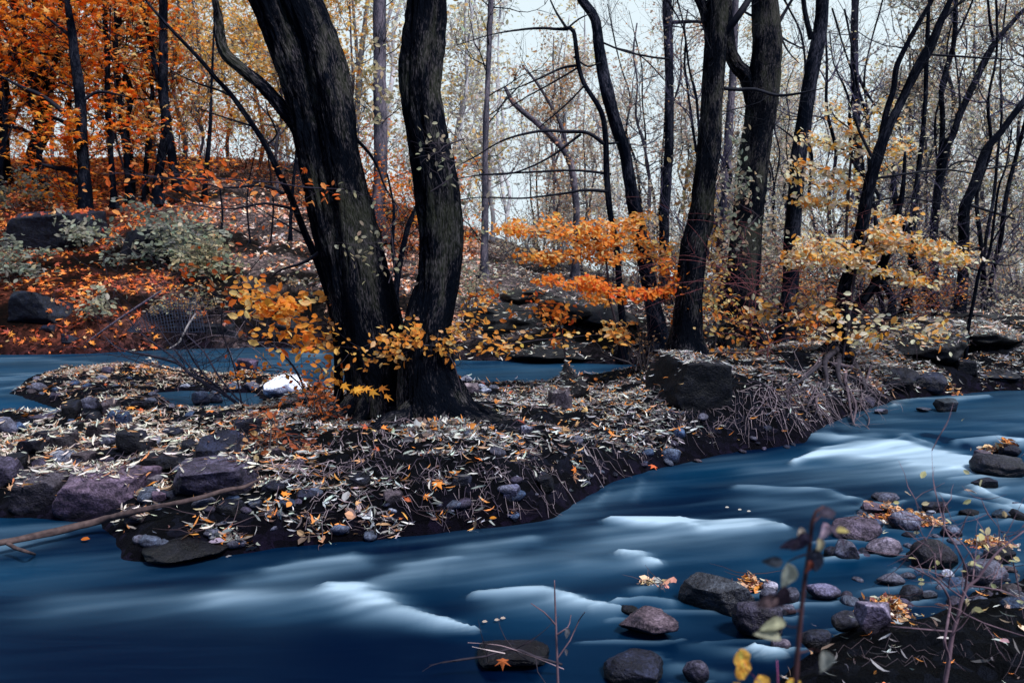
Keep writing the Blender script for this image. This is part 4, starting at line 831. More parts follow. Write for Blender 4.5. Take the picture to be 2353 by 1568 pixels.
PR['or'] = [proto_tree(100 + k, 9 + k, 1, .11, 1150, .29, 'maple', PAL_ORANGE, 'bark_black', TWDARK, 22, (1.4, 3.2), low=.12, spread=.32, label='black-stemmed maple in full orange leaf on the left slope', group='orange maples on the left slope', leafmat='leaf') for k in range(3)]
PR['go'] = [proto_tree(110 + k, 10, 1, .09, 2300, .22, 'maple', PAL_GOLD + [(3, (.94, .45, .08))], 'bark_far', FT, 22, (1.2, 3.), low=.12, spread=.35, label='thin maple with pale gold leaves against the sky behind the twin leaning trunks', group='pale gold maples on the crest') for k in range(3)]
PR['ol'] = [proto_tree(120 + k, 11, 2, .10, 1700, .19, 'oval', haze_tint(PAL_OLIVE, .45) + [(3, (.85, .6, .25))], 'bark_haze', (.4, .39, .42), 22, (1.2, 3.), low=.08, spread=.3, label='pale grey-leaved tree in the hazy gap right of the S-shaped trunk', group='grey-green trees in the middle distance') for k in range(3)]
PR['pe'] = [proto_tree(130 + k, 10, 2, .09, 3000, .15, 'tiny', haze_tint(PAL_PEACH, .3), 'bark_far', FT2, 28, (1., 2.8), low=.06, spread=.28, label='bushy tree with fading peach leaves behind the curved trunk', group='peach-leaved trees in the middle distance') for k in range(3)]
PR['be'] = [proto_tree(140 + k, 11, 1 + k % 2, .11, 5600, .15, 'tiny', haze_tint(PAL_BEIGE, .25) + [(2.5, (.85, .6, .3))], 'bark_far', FT, 30, (1.2, 3.), low=.05, spread=.3, label='tree with fine beige-grey leaves in the wood on the right', group='beige-leaved trees on the right') for k in range(4)]
PR['ba'] = [proto_tree(150 + k, 8 + k, 3 + k % 2, .07, 500, .09, 'tiny', PAL_BEIGE, 'bark_black', FTP, 30, (1., 2.6), 2, low=.08, spread=.2, lean=.14, label='nearly bare tree with a haze of purplish twigs in the wood on the right', group='bare purplish trees on the right', twig_r=.014) for k in range(3)]
PR['hg'] = [proto_tree(200 + k, 12, 2, .12, 1700, .20, 'oval', haze_tint(PAL_GOLD, .4), 'bark_haze', (.6, .6, .62), 20, (1.3, 3.2), low=.1, spread=.4, label='hazy distant tree with washed-out gold leaves beyond the crest', group='hazy gold trees beyond the crest') for k in range(2)]
PR['fo'] = [proto_tree(230 + k, 11, 1, .10, 1300, .28, 'maple', haze_tint([(4, (.94, .34, .04)), (3, (.94, .5, .1))], .12), 'bark_far', FT, 22, (1.3, 3.2), low=.1, spread=.4, label='bright orange maple farther up behind the black-stemmed ones', group='far orange maples on the hilltop') for k in range(2)]
PR['ho'] = [proto_tree(210 + k, 12, 2, .10, 1300, .20, 'oval', haze_tint(PAL_OLIVE, .6), 'bark_haze', (.6, .62, .64), 20, (1.3, 3.2), low=.08, spread=.4, label='hazy distant tree with washed-out grey leaves in the bright gap', group='hazy grey trees in the bright gap') for k in range(2)]
PR['hb'] = [proto_tree(220 + k, 12, 2, .12, 3600, .20, 'tiny', haze_tint(PAL_BEIGE, .4) + [(2.5, (.9, .68, .4))], 'bark_haze', (.5, .49, .52), 24, (1.3, 3.2), low=.04, spread=.4, label='hazy distant tree with pale tan leaves deep in the wood', group='hazy tan trees deep in the wood') for k in range(3)]
PR['ub'] = [proto_tree(160 + k, 2.2, 6, .02, 1100, .085, 'oval', PAL_BEIGE, 'bark_far', FT, 26, (.5, 1.2), 1, low=.1, spread=.2, lean=.3, name='shrub', cat='shrub', label='low shrub with small tan leaves on the forest floor at the right', group='tan shrubs on the right', twig_r=.006) for k in range(3)]
PR['ur'] = [proto_tree(170 + k, 2.0, 6, .015, 750, .08, 'oval', [(3, (.5, .13, .03)), (2, (.7, .3, .06)), (2, (.35, .2, .12))], 'bark_black', (.10, .045, .045), 26, (.4, 1.1), 1, low=.1, spread=.18, lean=.3, name='shrub', cat='shrub', label='low shrub with rust-red leaves and stems under the trees', group='rust-leaved shrubs', twig_r=.006) for k in range(3)]
PR['uo'] = [proto_tree(180 + k, 2.6, 4, .02, 900, .13, 'maple', PAL_ORANGE, 'bark_black', TWDARK, 20, (.5, 1.3), 1, low=.1, spread=.25, lean=.25, name='maple_sapling', cat='sapling', label='young orange maple growing low on the left slope', group='orange maple saplings on the left slope', leafmat='leaf', twig_r=.006) for k in range(2)]
used = {k: 0 for k in PR}
rngW = np.random.default_rng(21)
def plant(kind, px, Y, s=1.0, rz=None):
    L = PR[kind]; i = used[kind]; used[kind] += 1
    o = L[i] if i < len(L) else copy_tree(L[i % len(L)])
    x = (px - CX) / FPX * Y; s = s * rngW.uniform(.88, 1.12)
    o.location = (x, Y, float(H(x, Y)) - .05); o.rotation_euler = (0, 0, rngW.uniform(0, 6.28) if rz is None else rz); o.scale = (s, s, s * rngW.uniform(.95, 1.1))
    return o
def scatter(kind, n, p0, p1, y0, y1, s0=.9, s1=1.2):
    for k in range(n):
        plant(kind, p0 + (p1 - p0) * (k + rngW.uniform(.1, .9)) / n, rngW.uniform(y0, y1), rngW.uniform(s0, s1))
scatter('or', 7, -80, 400, 26, 36, .8, 1.1); scatter('fo', 4, -80, 460, 37, 48, .8, 1.1)
scatter('go', 9, 340, 820, 29, 40, .8, 1.1); scatter('hg', 3, 380, 900, 42, 55, 1, 1.3)
scatter('ol', 4, 940, 1300, 27, 38, .8, 1.1); scatter('ho', 2, 880, 1400, 42, 65, 1, 1.3)
scatter('pe', 5, 1220, 1720, 24, 36, .7, .9); scatter('hb', 1, 1350, 1750, 42, 62, .9, 1.1)
scatter('be', 9, 1580, 2420, 22, 38, .7, 1.0); scatter('hb', 5, 1600, 2450, 40, 58, .9, 1.2); scatter('hb', 4, 1700, 2500, 60, 85, 1.3, 1.6)
scatter('ba', 7, 1600, 2420, 17, 34, .8, 1.1); scatter('ba', 2, 1200, 1560, 24, 36, .8, 1)
scatter('ub', 26, 1480, 2420, 18, 34, .8, 1.3); scatter('ur', 5, 1400, 2300, 14.5, 24, .6, 1.0); scatter('ur', 5, 560, 1100, 24, 34, .6, .9); scatter('ub', 8, 1150, 1500, 26, 36, .8, 1.2)
scatter('uo', 4, -60, 330, 26, 34, .7, 1.1); scatter('uo', 7, 250, 760, 33, 39, .8, 1.2); scatter('uo', 4, 830, 1060, 24, 33, .9, 1.2)
for kind in PR:
    for i in range(used[kind], len(PR[kind])):
        for c in list(PR[kind][i].children): bpy.data.objects.remove(c)
        bpy.data.objects.remove(PR[kind][i])
# ------------------------------------------------------------------ litter
TV = [GROUND_V]; TF = [GROUND_F[:, [0, 1, 2]], GROUND_F[:, [0, 2, 3]]]; off = len(GROUND_V)
cg = GROUND_V[GROUND_F].mean(1); mk = (np.abs(cg[:, 0]) < 30) & (cg[:, 1] > 1) & (cg[:, 1] < 42)
TF = [GROUND_F[mk][:, [0, 1, 2]], GROUND_F[mk][:, [0, 2, 3]]]
for V, F in ROCK_SOLIDS: TV.append(V); TF.append(F + off); off += len(V)
BVH = BVHTree.FromPolygons(np.concatenate(TV).tolist(), np.concatenate(TF).tolist(), all_triangles=True)
DOWN = Vector((0, 0, -1))
rngL = np.random.default_rng(31)
def drop(xy, minnz=.25):
    P = []; N = []; I = []
    for k, (x, y) in enumerate(xy):
        loc, nor, _, _ = BVH.ray_cast(Vector((x, y, 12)), DOWN)
        if loc is None: continue
        if nor.z < 0: nor = -nor
        if loc.z < zw(y) + .012 or nor.z < minnz: continue
        P.append(loc[:]); N.append(nor[:]); I.append(k)
    return np.array(P).reshape(-1, 3), np.array(N).reshape(-1, 3), np.array(I, int)
PAL_WILLOW = [(5, (.42, .44, .43)), (3, (.28, .27, .27)), (2, (.68, .69, .66)), (3, (.16, .11, .09)), (1.2, (.6, .24, .06)), (4, (.10, .09, .10)), (1, (.55, .33, .18)), (.5, (.62, .22, .05))]
PAL_TAN = [(4, (.46, .40, .34)), (3, (.38, .25, .17)), (2, (.6, .25, .1)), (4, (.12, .07, .06)), (1, (.75, .7, .6))]
PAL_HILLO = [(4, (.62, .14, .03)), (3, (.72, .24, .04)), (2, (.40, .07, .03)), (2, (.25, .05, .03)), (1, (.8, .45, .2))]
PAL_HILLP = [(3, (.78, .66, .58)), (3, (.68, .38, .26)), (2, (.55, .16, .07)), (2, (.3, .14, .1)), (1, (.75, .3, .1))]
PAL_DEB = [(4, (.62, .25, .06)), (3, (.55, .35, .2)), (2, (.62, .58, .5)), (2, (.22, .08, .07))]
def litter(name, label, xy, size, kind, pal, tilt=.5, lift=.012, minnz=.25, pals=None):
    P, N, I = drop(xy, minnz); n = len(P)
    if not n: return
    Nn = unit(N + tilt * rngL.normal(size=(n, 3)))
    D = rnd_dirs(n, rngL) * [1, 1, .3]
    mb = MB(); c = pick_cols(n, pal, rngL)
    if pals is not None:
        c2 = pick_cols(n, pals[0], rngL); k = rngL.random(n) < pals[1](P); c[k] = c2[k]
    leaves(mb, P + N * lift * rngL.uniform(.4, 2.2, (n, 1)), D, Nn, size * rngL.uniform(.45, 1.45, n) ** 1.2, c, kind)
    return tag(mb.build(name, M['litter'], smooth=False), label, kind='stuff')
def uni(n, x0, x1, y0, y1): return np.stack([rngL.uniform(x0, x1, n), rngL.uniform(y0, y1, n)], -1)
xy = uni(260000, -7.2, 8.2, 4.2, 13.5)
px, py = project(np.stack([xy[:, 0], xy[:, 1], H(*xy.T)], -1))
dens = np.clip(.42 + .85 * fbm(xy * 1.9, 4, 61), .04, 1)
sd_ = SD(*xy.T)
dens *= sstep(.03, .25, sd_ + .12 * fbm(xy * 4, 2, 62))
dens *= np.where((py > 1135) & (px > 250) & (px < 1330), .10 + .9 * (fbm(xy * 2.6, 2, 63) > .25), 1)      # wet mossy lower bank stays almost clear
dens *= np.where((px < 640) & (py > 985), 1.25, 1) * np.where((px < 640) & (py < 985), .8, 1) * np.where((py < 900) & (px > 640) & (px < 1500), .35, 1)
dens *= np.where((px > 1960) & (py < 900), 1.4, 1)
k = (rngL.random(len(xy)) < dens) & (px > -120) & (px < 2480) & (py < 1340); xy = xy[k]; px = px[k]; py = py[k]
left = (px < 640)
litter('leaf_litter', 'pale slender willow leaves strewn thickly over the near bank', xy[~left], .074, 'willow', PAL_WILLOW, .85)
litter('leaf_litter', 'tan and pale leaves matted over the gravel bar', xy[left], .075, 'willow', PAL_TAN, .6, pals=([(1, (.62, .6, .52))], lambda P: np.where(P[:, 1] < 9, .4, .15)))
xo = uni(900, -7, 4.5, 5, 13); pxo, pyo = project(np.stack([xo[:, 0], xo[:, 1], H(*xo.T)], -1)); xo = xo[(pxo < 1500) & ((pyo < 1130) | (rngL.random(900) < .25))]
litter('leaf_litter', 'scattered orange maple leaves on the near bank', xo, .085, 'maple', [(3, (.75, .25, .04)), (2, (.7, .4, .2)), (1, (.5, .1, .03))], .4)
# slope across the channel
xy = uni(80000, -25, -1, 14.5, 37); px, py = project(np.stack([xy[:, 0], xy[:, 1], H(*xy.T)], -1))
k = (px > -60) & (px < 2400) & (rngL.random(len(xy)) > .93 * hollow_shade(*xy.T)) & (rngL.random(len(xy)) < np.clip(.55 + .5 * fbm(xy * .7, 3, 64), .08, 1)); xy = xy[k]; px = px[k]
litter('hillside_leaves', 'orange-red fallen leaves covering the left slope', xy[px + 70 * rngL.normal(size=len(px)) < 470], .15, 'maple', PAL_HILLO, .6, .03)
litter('hillside_leaves', 'pinkish and white fallen leaves covering the slope behind the big trees', xy[px + 70 * rngL.normal(size=len(px)) >= 470], .15, 'maple', PAL_HILLP, .6, .03)
xy = uni(70000, -2, 16, 12, 34); px, py = project(np.stack([xy[:, 0], xy[:, 1], H(*xy.T)], -1))
k = (px < 2450) & (rngL.random(len(xy)) > .9 * hollow_shade(*xy.T)) & (rngL.random(len(xy)) < np.clip(.5 + .55 * fbm(xy * .9, 3, 65), .05, 1) * np.where(py > 700, 1, .75)); xy = xy[k]
litter('far_bank_leaves', 'whitish fallen leaves over the mossy ledges across the channel', xy, .115, 'willow', [(5, (.72, .70, .64)), (3, (.5, .4, .33)), (2, (.6, .26, .1)), (1, (.25, .16, .14))], .5, .02)
xy = uni(1500, .9, 4.5, 2.4, 5.2); xy = xy[SD(*xy.T) > .05]
litter('leaf_litter', 'sparse pale leaves on the dark near bank at the lower right', xy[rngL.random(len(xy)) < .8], .05, 'willow', PAL_WILLOW, .5)
litter('leaf_litter', 'few broad leaves on the dark near bank at the lower right', xy[:90], .04, 'oval', [(2, (.6, .55, .4)), (2, (.6, .2, .08)), (1, (.5, .3, .3))], .4)
# piles of dead leaves caught by stones
def pile(px, py, w, n, pal, label, size=.07, hgt=.05, kind='oval', mix=.5):
    b = hit(px, py); s = b[1] / FPX; r = w * s / 2
    xy = b[:2] + rngL.normal(size=(n, 2)) * [r * .45, r * .3]
    P = []; N = []
    for x, y in xy:
        loc, nor, _, _ = BVH.ray_cast(Vector((x, y, 5)), DOWN)
        z = max(loc.z, zw(y)) if loc else zw(y); d = np.hypot(x - b[0], y - b[1]) / r
        P.append((x, y, z + hgt * rngL.random() * max(0, 1.2 - d))); N.append((0, 0, 1))
    P = np.array(P); n = len(P); mb = MB(); m = rngL.random(n) < mix
    c = pick_cols(n, pal, rngL)
    for sel, kd in ((m, kind), (~m, 'willow')):
        if sel.any(): leaves(mb, P[sel], rnd_dirs(sel.sum(), rngL) * [1, 1, .5], unit(np.array([0, -.3, 1]) + .8 * rngL.normal(size=(sel.sum(), 3))), size * rngL.uniform(.6, 1.3, sel.sum()), c[sel], kd)
    for k in range(8):
        tw = []; grow_twigs(mb, P[k] + [0, 0, .01], unit(rngL.normal(size=3) * [1, 1, .15]), rngL.uniform(.1, .25), .003, 0, rngL, (.12, .08, .09), tw)
    return tag(mb.build('leaf_pile', M['litter'], smooth=False), label, kind='stuff')
pile(2075, 1195, 150, 420, PAL_DEB, 'dead leaves caught around the round pale rock', .05); pile(2130, 1205, 90, 150, PAL_DEB, 'dead leaves right of the round pale rock', .045)
pile(1722, 1350, 70, 190, PAL_DEB, 'orange dead leaves caught above the slanting slab', .05, .07); pile(2040, 1415, 120, 380, PAL_DEB, 'heap of dead leaves on the purple-grey rock', .045, .10)
pile(2275, 1255, 120, 260, PAL_DEB, 'dead leaves on the rocks near the right edge', .045, .06); pile(2300, 1040, 90, 110, PAL_DEB, 'orange leaves caught on the rocks beside the rapid', .08, .06)
pile(1500, 1345, 70, 70, [(3, (.7, .5, .3)), (2, (.6, .3, .2)), (2, (.5, .5, .5))], 'pale leaves trapped in the foam left of the slanting slab', .06, .03)
pile(345, 862, 110, 170, PAL_TAN + [(4, (.7, .3, .08))], 'leafy hump on the gravel bar by the far channel', .09, .22, 'maple'); pile(200, 870, 160, 130, PAL_TAN, 'brown leaves at the upstream tip of the gravel bar', .08, .06)
pile(2010, 890, 60, 40, PAL_DEB, 'orange leaves at the foot of the exposed roots', .08, .06); pile(2185, 895, 50, 40, PAL_DEB, 'orange leaves beside the dark dome rock', .08, .05); pile(1984, 1225, 60, 26, PAL_DEB, 'leaves stuck on the low rock left of the leafy pile', .08, .03, 'maple')
pile(535, 1242, 110, 55, PAL_WILLOW + [(5, (.8, .25, .04))], 'clump of pale and orange leaves low on the spit', .085, .02, mix=.3)
for _a in ((640, 1190, 120, 60, 'first'), (720, 1215, 110, 60, 'second'), (830, 1190, 130, 80, 'third'), (900, 1215, 90, 35, 'fourth'), (1010, 1185, 60, 18, 'fifth'), (1100, 1205, 70, 18, 'sixth'), (1180, 1200, 26, 9, 'last'), (470, 1210, 100, 24, 'leftmost low')): pile(*_a[:4], PAL_WILLOW + [(2, (.75, .3, .08))], _a[4] + ' leaf drift from the left along the foot of the dark bank', .09, .02, mix=.12); pile(1000, 1000, 200, 120, PAL_WILLOW, 'pale leaves drifted at the foot of the S-shaped tree', .09, .04)

# ------------------------------------------------------------------ sticks lying on the bank
st = MB()
def sticks(n, sel, L=(.15, .5), r=(.002, .005), col=((.14, .11, .13), (.28, .23, .25), (.05, .04, .06)), mb=st):
    c = 0
    while c < n:
        px, py = rngL.uniform(sel[0], sel[1]), rngL.uniform(sel[2], sel[3]); b = hit(px, py, False)
        if SD(b[0], b[1]) < .04: c += .2; continue
        a = rngL.uniform(0, 6.28); l = rngL.uniform(*L); m = 6; P = []
        for k in range(m):
            t_ = (k / (m - 1) - .5) * l; x = b[0] + math.cos(a) * t_ + rngL.normal() * .03 * l; y = b[1] + math.sin(a) * t_ + rngL.normal() * .03 * l
            P.append([x, y, H(x, y) + .02 + .05 * rngL.random() * (k % 2)])
        R = rngL.uniform(*r) * np.linspace(1, .5, m); V, F, B = tube(np.array(P), R, 5, .05); mb.add(V, F, col[rngL.integers(len(col))], B); c += 1
sticks(330, (700, 1500, 960, 1190), (.06, .3), (.001, .003)); sticks(160, (1500, 1960, 900, 1010), (.08, .35), (.001, .0035)); sticks(80, (1750, 2000, 880, 960), (.3, .7)); sticks(60, (640, 900, 950, 1120)); sticks(80, (100, 620, 870, 1100)); sticks(60, (1100, 1420, 880, 940))
sticks(26, (1950, 2350, 1420, 1560), (.08, .25), (.0008, .0018), ((.05, .04, .05), (.12, .09, .1)))
tag(st.build('fallen_twigs', M['twig']), 'dead grey-purple twigs matted into the leaf litter', kind='stuff')
def poly_thing(name, pts, Y, label, cat, col, sides=10, group=None, twigs=0, leaf=None, rough=.002, flat=1., branches=(), dYs=None, mat='twig', tw=(.2, .6, .004, 1), main='stem'):
    """thing made of a main stem, branches and leaves; every polyline in picture points (px, py, width) with depth Y (list allowed)"""
    if isinstance(Y, str): Y = [hit(q[0], q[1])[1] - .26 for q in pts]
    Ys = np.full(len(pts), float(Y)) if np.isscalar(Y) else np.interp(np.linspace(0, 1, len(pts)), np.linspace(0, 1, len(Y)), Y)
    P = np.array([at(q[0], q[1], y) for q, y in zip(pts, Ys)]); R = np.array([q[2] * y / FPX / 2 for q, y in zip(pts, Ys)])
    e = empty(name, P[0], label, cat, group); rng = np.random.default_rng(int(pts[0][0] * 3 + pts[0][1]))
    m = MB(); V, F, B = tube(P, R, sides, max(.02, R.max() * .8), rough, 3); m.add(V, F, col, B); m.build(main, M[mat], e)
    paths = [smooth_path(P, R, .08)[0]]; tips = []
    for br in branches:
        yb = float(np.interp(br[0][1], sorted([pts[0][1], pts[-1][1]]), [Ys[0], Ys[-1]] if pts[0][1] < pts[-1][1] else [Ys[-1], Ys[0]]))
        BP = np.array([at(q[0], q[1], yb + k * rng.normal() * .03) for k, q in enumerate(br)]); BR = np.array([q[2] * yb / FPX / 2 for q in br])
        m = MB(); V, F, B = tube(BP, BR, 6, .04, 0, 3); m.add(V, F, col, B)
        bp = smooth_path(BP, BR, .08)[0]; paths.append(bp)
        if tw[3]:
            for q in range(1, len(bp), 3): grow_twigs(m, bp[q], unit(bp[min(q + 1, len(bp) - 1)] - bp[q - 1] + .8 * rng.normal(size=3) * [1, .8, .8 * flat]), rng.uniform(tw[0], tw[1]) * .6, tw[2] * .7, 0, rng, col, tips)
        m.build('branch', M['twig'], e)
    if twigs:
        m = MB()
        for k in range(twigs):
            pp = paths[rng.integers(len(paths))]; q = rng.integers(1, len(pp))
            grow_twigs(m, pp[q], unit(rng.normal(size=3) * [1, .8, .8 * flat] + unit(pp[q] - pp[q - 1]) * .8), rng.uniform(tw[0], tw[1]), tw[2], tw[3], rng, col, tips)
        tag(m.build('twigs', M['twig'], e), kind='stuff')
    if leaf:
        n, size, kind, pal, spread, frac = leaf
        allp = np.concatenate([p[int(len(p) * frac):] for p in paths[(1 if branches else 0):]] + [t_[0][1:] for t_ in tips])
        C = allp[rng.integers(len(allp), size=n)] + rng.normal(size=(n, 3)) * spread
        lm = MB(); leaves(lm, C, rnd_dirs(n, rng) * [1, .8, .5] + [.3, 0, -.3], rnd_dirs(n, rng) * .7 + [0, -.5, .7], size * rng.uniform(.6, 1.25, n), pick_cols(n, pal, rng), kind)
        lm.build('foliage', M['leaf'], e, smooth=False)
    return e
# driftwood pole
pole = poly_thing('driftwood_pole', [(612, 1094, 8), (560, 1118, 10), (520, 1125, 11), (430, 1150, 13), (330, 1170, 14), (230, 1195, 15), (120, 1222, 15), (40, 1240, 14), (-30, 1252, 13)], 'ground',
                  'long bare driftwood pole sloping down into the water at the left', 'driftwood', (.075, .052, .05), 14, rough=.004, branches=[[(15, 1246, 10), (35, 1258, 9), (60, 1266, 8), (80, 1273, 6)]], tw=(0, 0, 0, 0), main='shaft')
BARE = dict(col=(.05, .042, .06))
poly_thing('fallen_branch', [(577, 955, 9), (530, 915, 8), (481, 886, 8), (440, 860, 7), (406, 834, 6), (350, 818, 5), (300, 808, 4), (265, 795, 3), (238, 770, 2)], [9.2, 11.5], 'bare branch fanning out over the far channel at the left', 'fallen branch', (.03, .028, .045), 7, twigs=26, tw=(.4, 1.2, .006, 2),
           branches=[[(470, 880, 5), (430, 835, 4), (390, 790, 3), (360, 745, 2)], [(440, 862, 5), (400, 822, 4), (330, 770, 3), (290, 730, 2)], [(520, 905, 5), (460, 850, 4), (420, 780, 3), (400, 720, 2)], [(540, 925, 5), (470, 868, 4), (350, 840, 3), (280, 818, 2)]])
poly_thing('fallen_branch', [(600, 960, 5), (540, 910, 5), (500, 860, 4), (470, 810, 3), (430, 770, 2)], [9.0, 10.5], 'thinner bare branch crossing the fan of twigs at the left', 'fallen branch', (.04, .035, .055), 6, twigs=14, tw=(.3, .9, .004, 1))
poly_thing('arching_branch', [(704, 918, 6), (690, 870, 6), (665, 830, 5), (620, 790, 4), (560, 730, 3), (500, 680, 3), (440, 650, 2)], [8.2, 9.2], 'dark branch arching left from beside the white boulder', 'branch', (.02, .02, .035), 8, twigs=8, tw=(.3, .7, .004, 1))
poly_thing('dead_stick', [(450, 720, 4), (430, 750, 5), (412, 785, 4), (390, 800, 3)], 14., 'bleached white stick hanging over the far channel', 'stick', (.5, .46, .44), 6)
poly_thing('dead_stick', [(200, 785, 3), (270, 735, 5), (330, 695, 5), (370, 668, 4)], 17., 'long straight stick leaning on the left slope', 'stick', (.12, .10, .13), 6)
poly_thing('root_stick', [(1012, 912, 6), (1030, 955, 7), (1052, 990, 8), (1075, 1025, 8), (1078, 1040, 5)], [7.0, 6.7], 'pale stick leaning against the foot of the S-shaped tree', 'stick', (.2, .17, .18), 8)
poly_thing('root_stick', [(972, 925, 4), (975, 960, 5), (985, 1000, 5)], 6.95, 'shorter stick left of the pale stick on the S-shaped tree', 'stick', (.22, .19, .2), 6)
# debris with twigs in the stream
poly_thing('driftwood_twig', [(985, 1526, 4), (1050, 1516, 6), (1120, 1505, 7), (1180, 1490, 8), (1230, 1508, 8), (1290, 1525, 7)], 3.28, 'dark crooked driftwood branch across the low rock in the stream', 'driftwood', (.03, .025, .035), 8, twigs=9, tw=(.08, .25, .003, 0))
poly_thing('driftwood_twig', [(1085, 1484, 5), (1130, 1494, 5), (1160, 1500, 3)], 3.24, 'short pale driftwood twig on the low rock in the stream', 'driftwood', (.5, .42, .42), 6)
poly_thing('driftwood_twig', [(1075, 1475, 2), (1150, 1482, 3), (1220, 1506, 3), (1295, 1536, 3)], 3.2, 'thin arched twig over the low rock in the stream', 'driftwood', (.25, .18, .2), 6)
def crinkle(mb, c, d, nrm, size, col, seed, curl=.5, wid=.55):
    a = np.linspace(0, 1, 11)[:, None] + np.zeros((1, 7)); b = np.linspace(-1, 1, 7)[None] + np.zeros((11, 1))
    w_ = wid * .5 * np.sin(PI * np.clip(a, 0, 1) ** .75) ** .8 * (1 + .10 * vnoise(np.stack([a * 7 + seed, b * 0 + seed], -1), seed))
    x = a - .1; y = b * w_; P2 = np.stack([a * 3 + seed, b * 1.5], -1)
    z = curl * (-.35 * a ** 2 + .5 * y ** 2 / wid + .10 * np.abs(b) * w_) + .07 * fbm(P2, 3, seed)
    d = unit(np.array(d, float)); n_ = np.array(nrm, float); n_ = unit(n_ - d * n_.dot(d)); s_ = np.cross(n_, d)
    V = c + size * (x[..., None] * d + y[..., None] * s_ + z[..., None] * n_)
    i_ = (np.arange(10)[:, None] * 7 + np.arange(6)[None]).ravel()
    vein = (1 + .5 * (np.abs(b) < .05) + .25 * fbm(P2 * 2, 3, seed + 3))[..., None]
    mb.add(V.reshape(-1, 3), [np.stack([i_, i_ + 1, i_ + 8, i_ + 7], -1)], np.clip((np.array(col) * vein).reshape(-1, 3), 0, .95))
def single_leaf(px, py, Y, size, kind, col, label, nrm=(0, -.5, 1), d=(1, 0, .1), z=None):
    c = at(px, py, Y) if Y else hit(px, py) + [0, 0, .02]
    mb = MB()
    if kind == 'oval' and size < .1 and Y: crinkle(mb, np.zeros(3), d, nrm, size, col, int(px), 1.2)
    else: leaves(mb, np.zeros((1, 3)), np.array([d], float), np.array([nrm], float), size, np.array([col]), kind)
    o = mb.build('fallen_leaf', M['leaf'], smooth=False); o.location = c
    return tag(o, label, 'leaf')
single_leaf(1155, 1518, 3.2, .075, 'maple', (.75, .2, .06), 'rust-orange maple leaf on the low rock in the stream', (0, -1, .5), (0, 0, -1))
single_leaf(1128, 1200, None, .05, 'oval', (.85, .32, .03), 'single round orange leaf at the water edge of the dark bank')
single_leaf(190, 1247, None, .06, 'oval', (.75, .2, .03), 'orange leaf afloat left of the spit end')
for k, (x, y) in enumerate([(1110, 1438), (1138, 1434), (1152, 1431)]): single_leaf(x, y, None, .028, 'oval', (.7, .55, .45), ['leftmost of three tiny leaves afloat below the big foam streak', 'middle one of three tiny leaves afloat below the big foam streak', 'rightmost of three tiny leaves afloat below the big foam streak'][k])
for k, (x, y) in enumerate([(1668, 1172), (1697, 1177), (1718, 1180)]): single_leaf(x, y, None, .03, 'oval', (.8, .75, .65), ['leftmost of three pale leaves drifting above the straight foam line', 'middle one of three pale leaves drifting above the straight foam line', 'rightmost of three pale leaves drifting above the straight foam line'][k])
single_leaf(1983, 1213, None, .12, 'maple', (.62, .45, .3), 'large tan maple leaf lying on the low rock')
for k, (x, y, l) in enumerate([(698, 1045, 'larger of two curled pink-brown leaves on the bank'), (733, 1045, 'smaller of two curled pink-brown leaves on the bank')]):
    single_leaf(x, y, None, .16 - .04 * k, 'maple', (.75, .42, .3), l, (.2, -1, .4), (.3, 0, 1))
single_leaf(1315, 1010, None, .13, 'maple', (.75, .68, .58), 'pale star-shaped leaf on the litter behind the stream bend')
# big drooping dry maple leaves at the twin tree foot
mb = MB(); c = at(835, 890, 7.0); n = 9
leaves(mb, c + rngL.normal(size=(n, 3)) * [.12, .05, .035], rngL.normal(size=(n, 3)) * .4 + [1, 0, -.3], np.array([[0, -.6, 1.]] * n) + .3 * rngL.normal(size=(n, 3)), .13, pick_cols(n, [(1, (.8, .34, .04)), (1, (.75, .26, .03))], rngL), 'maple')
e = empty('leaf_cluster', c, 'drooping mustard-orange leaf cluster at the foot of the twin trunks', 'leafy twig'); mb.build('foliage', M['leaf'], e, smooth=False)
mb = MB(); V, F, B = tube(np.array([at(835, 882, 7.0), at(850, 905, 7.05), at(846, 950, 7.1)]), np.array([.003, .004, .005]), 5, .03); mb.add(V, F, TWMID, B); mb.build('stem', M['twig'], e)

# ------------------------------------------------------------------ leafy sprays, each with its stem
LB = dict(tw=(.15, .45, .003, 1), flat=.22)
PAL_SPRAYM = [(4, (.95, .42, .09)), (4, (.95, .28, .04)), (3, (.95, .62, .28))]
PAL_CREAM = [(3, (.95, .50, .14)), (2, (.95, .36, .06)), (5, (.92, .76, .50)), (3, (.75, .70, .55))]
def spray(name, label, stem, Y, brs, pal, n, size, spread=(.05, .12, .035), twigs=10, col=(.03, .025, .035), kind='oval', frac=.0):
    return poly_thing(name, stem, Y, label, 'sapling', col, 8, twigs=twigs, leaf=(n, size, kind, pal, spread, frac), branches=brs, **LB)
spray('sapling', 'sapling with wide yellow-orange sprays in front of the curved trunk', [(1436, 835, 7), (1420, 760, 6), (1400, 680, 6), (1395, 620, 5), (1380, 560, 4), (1330, 520, 3)], 11.2,
      [[(1400, 590, 4), (1340, 560, 4), (1260, 535, 3), (1170, 530, 2)], [(1395, 570, 4), (1320, 525, 3), (1240, 508, 2)], [(1398, 600, 4), (1300, 585, 3), (1190, 590, 2)], [(1390, 565, 4), (1440, 545, 3), (1520, 572, 2)], [(1395, 600, 4), (1450, 580, 3), (1525, 600, 2)],
       [(1385, 545, 4), (1420, 520, 3), (1450, 525, 2)]], PAL_SPRAYM, 2500, .078, (.09, .15, .04), twigs=6)
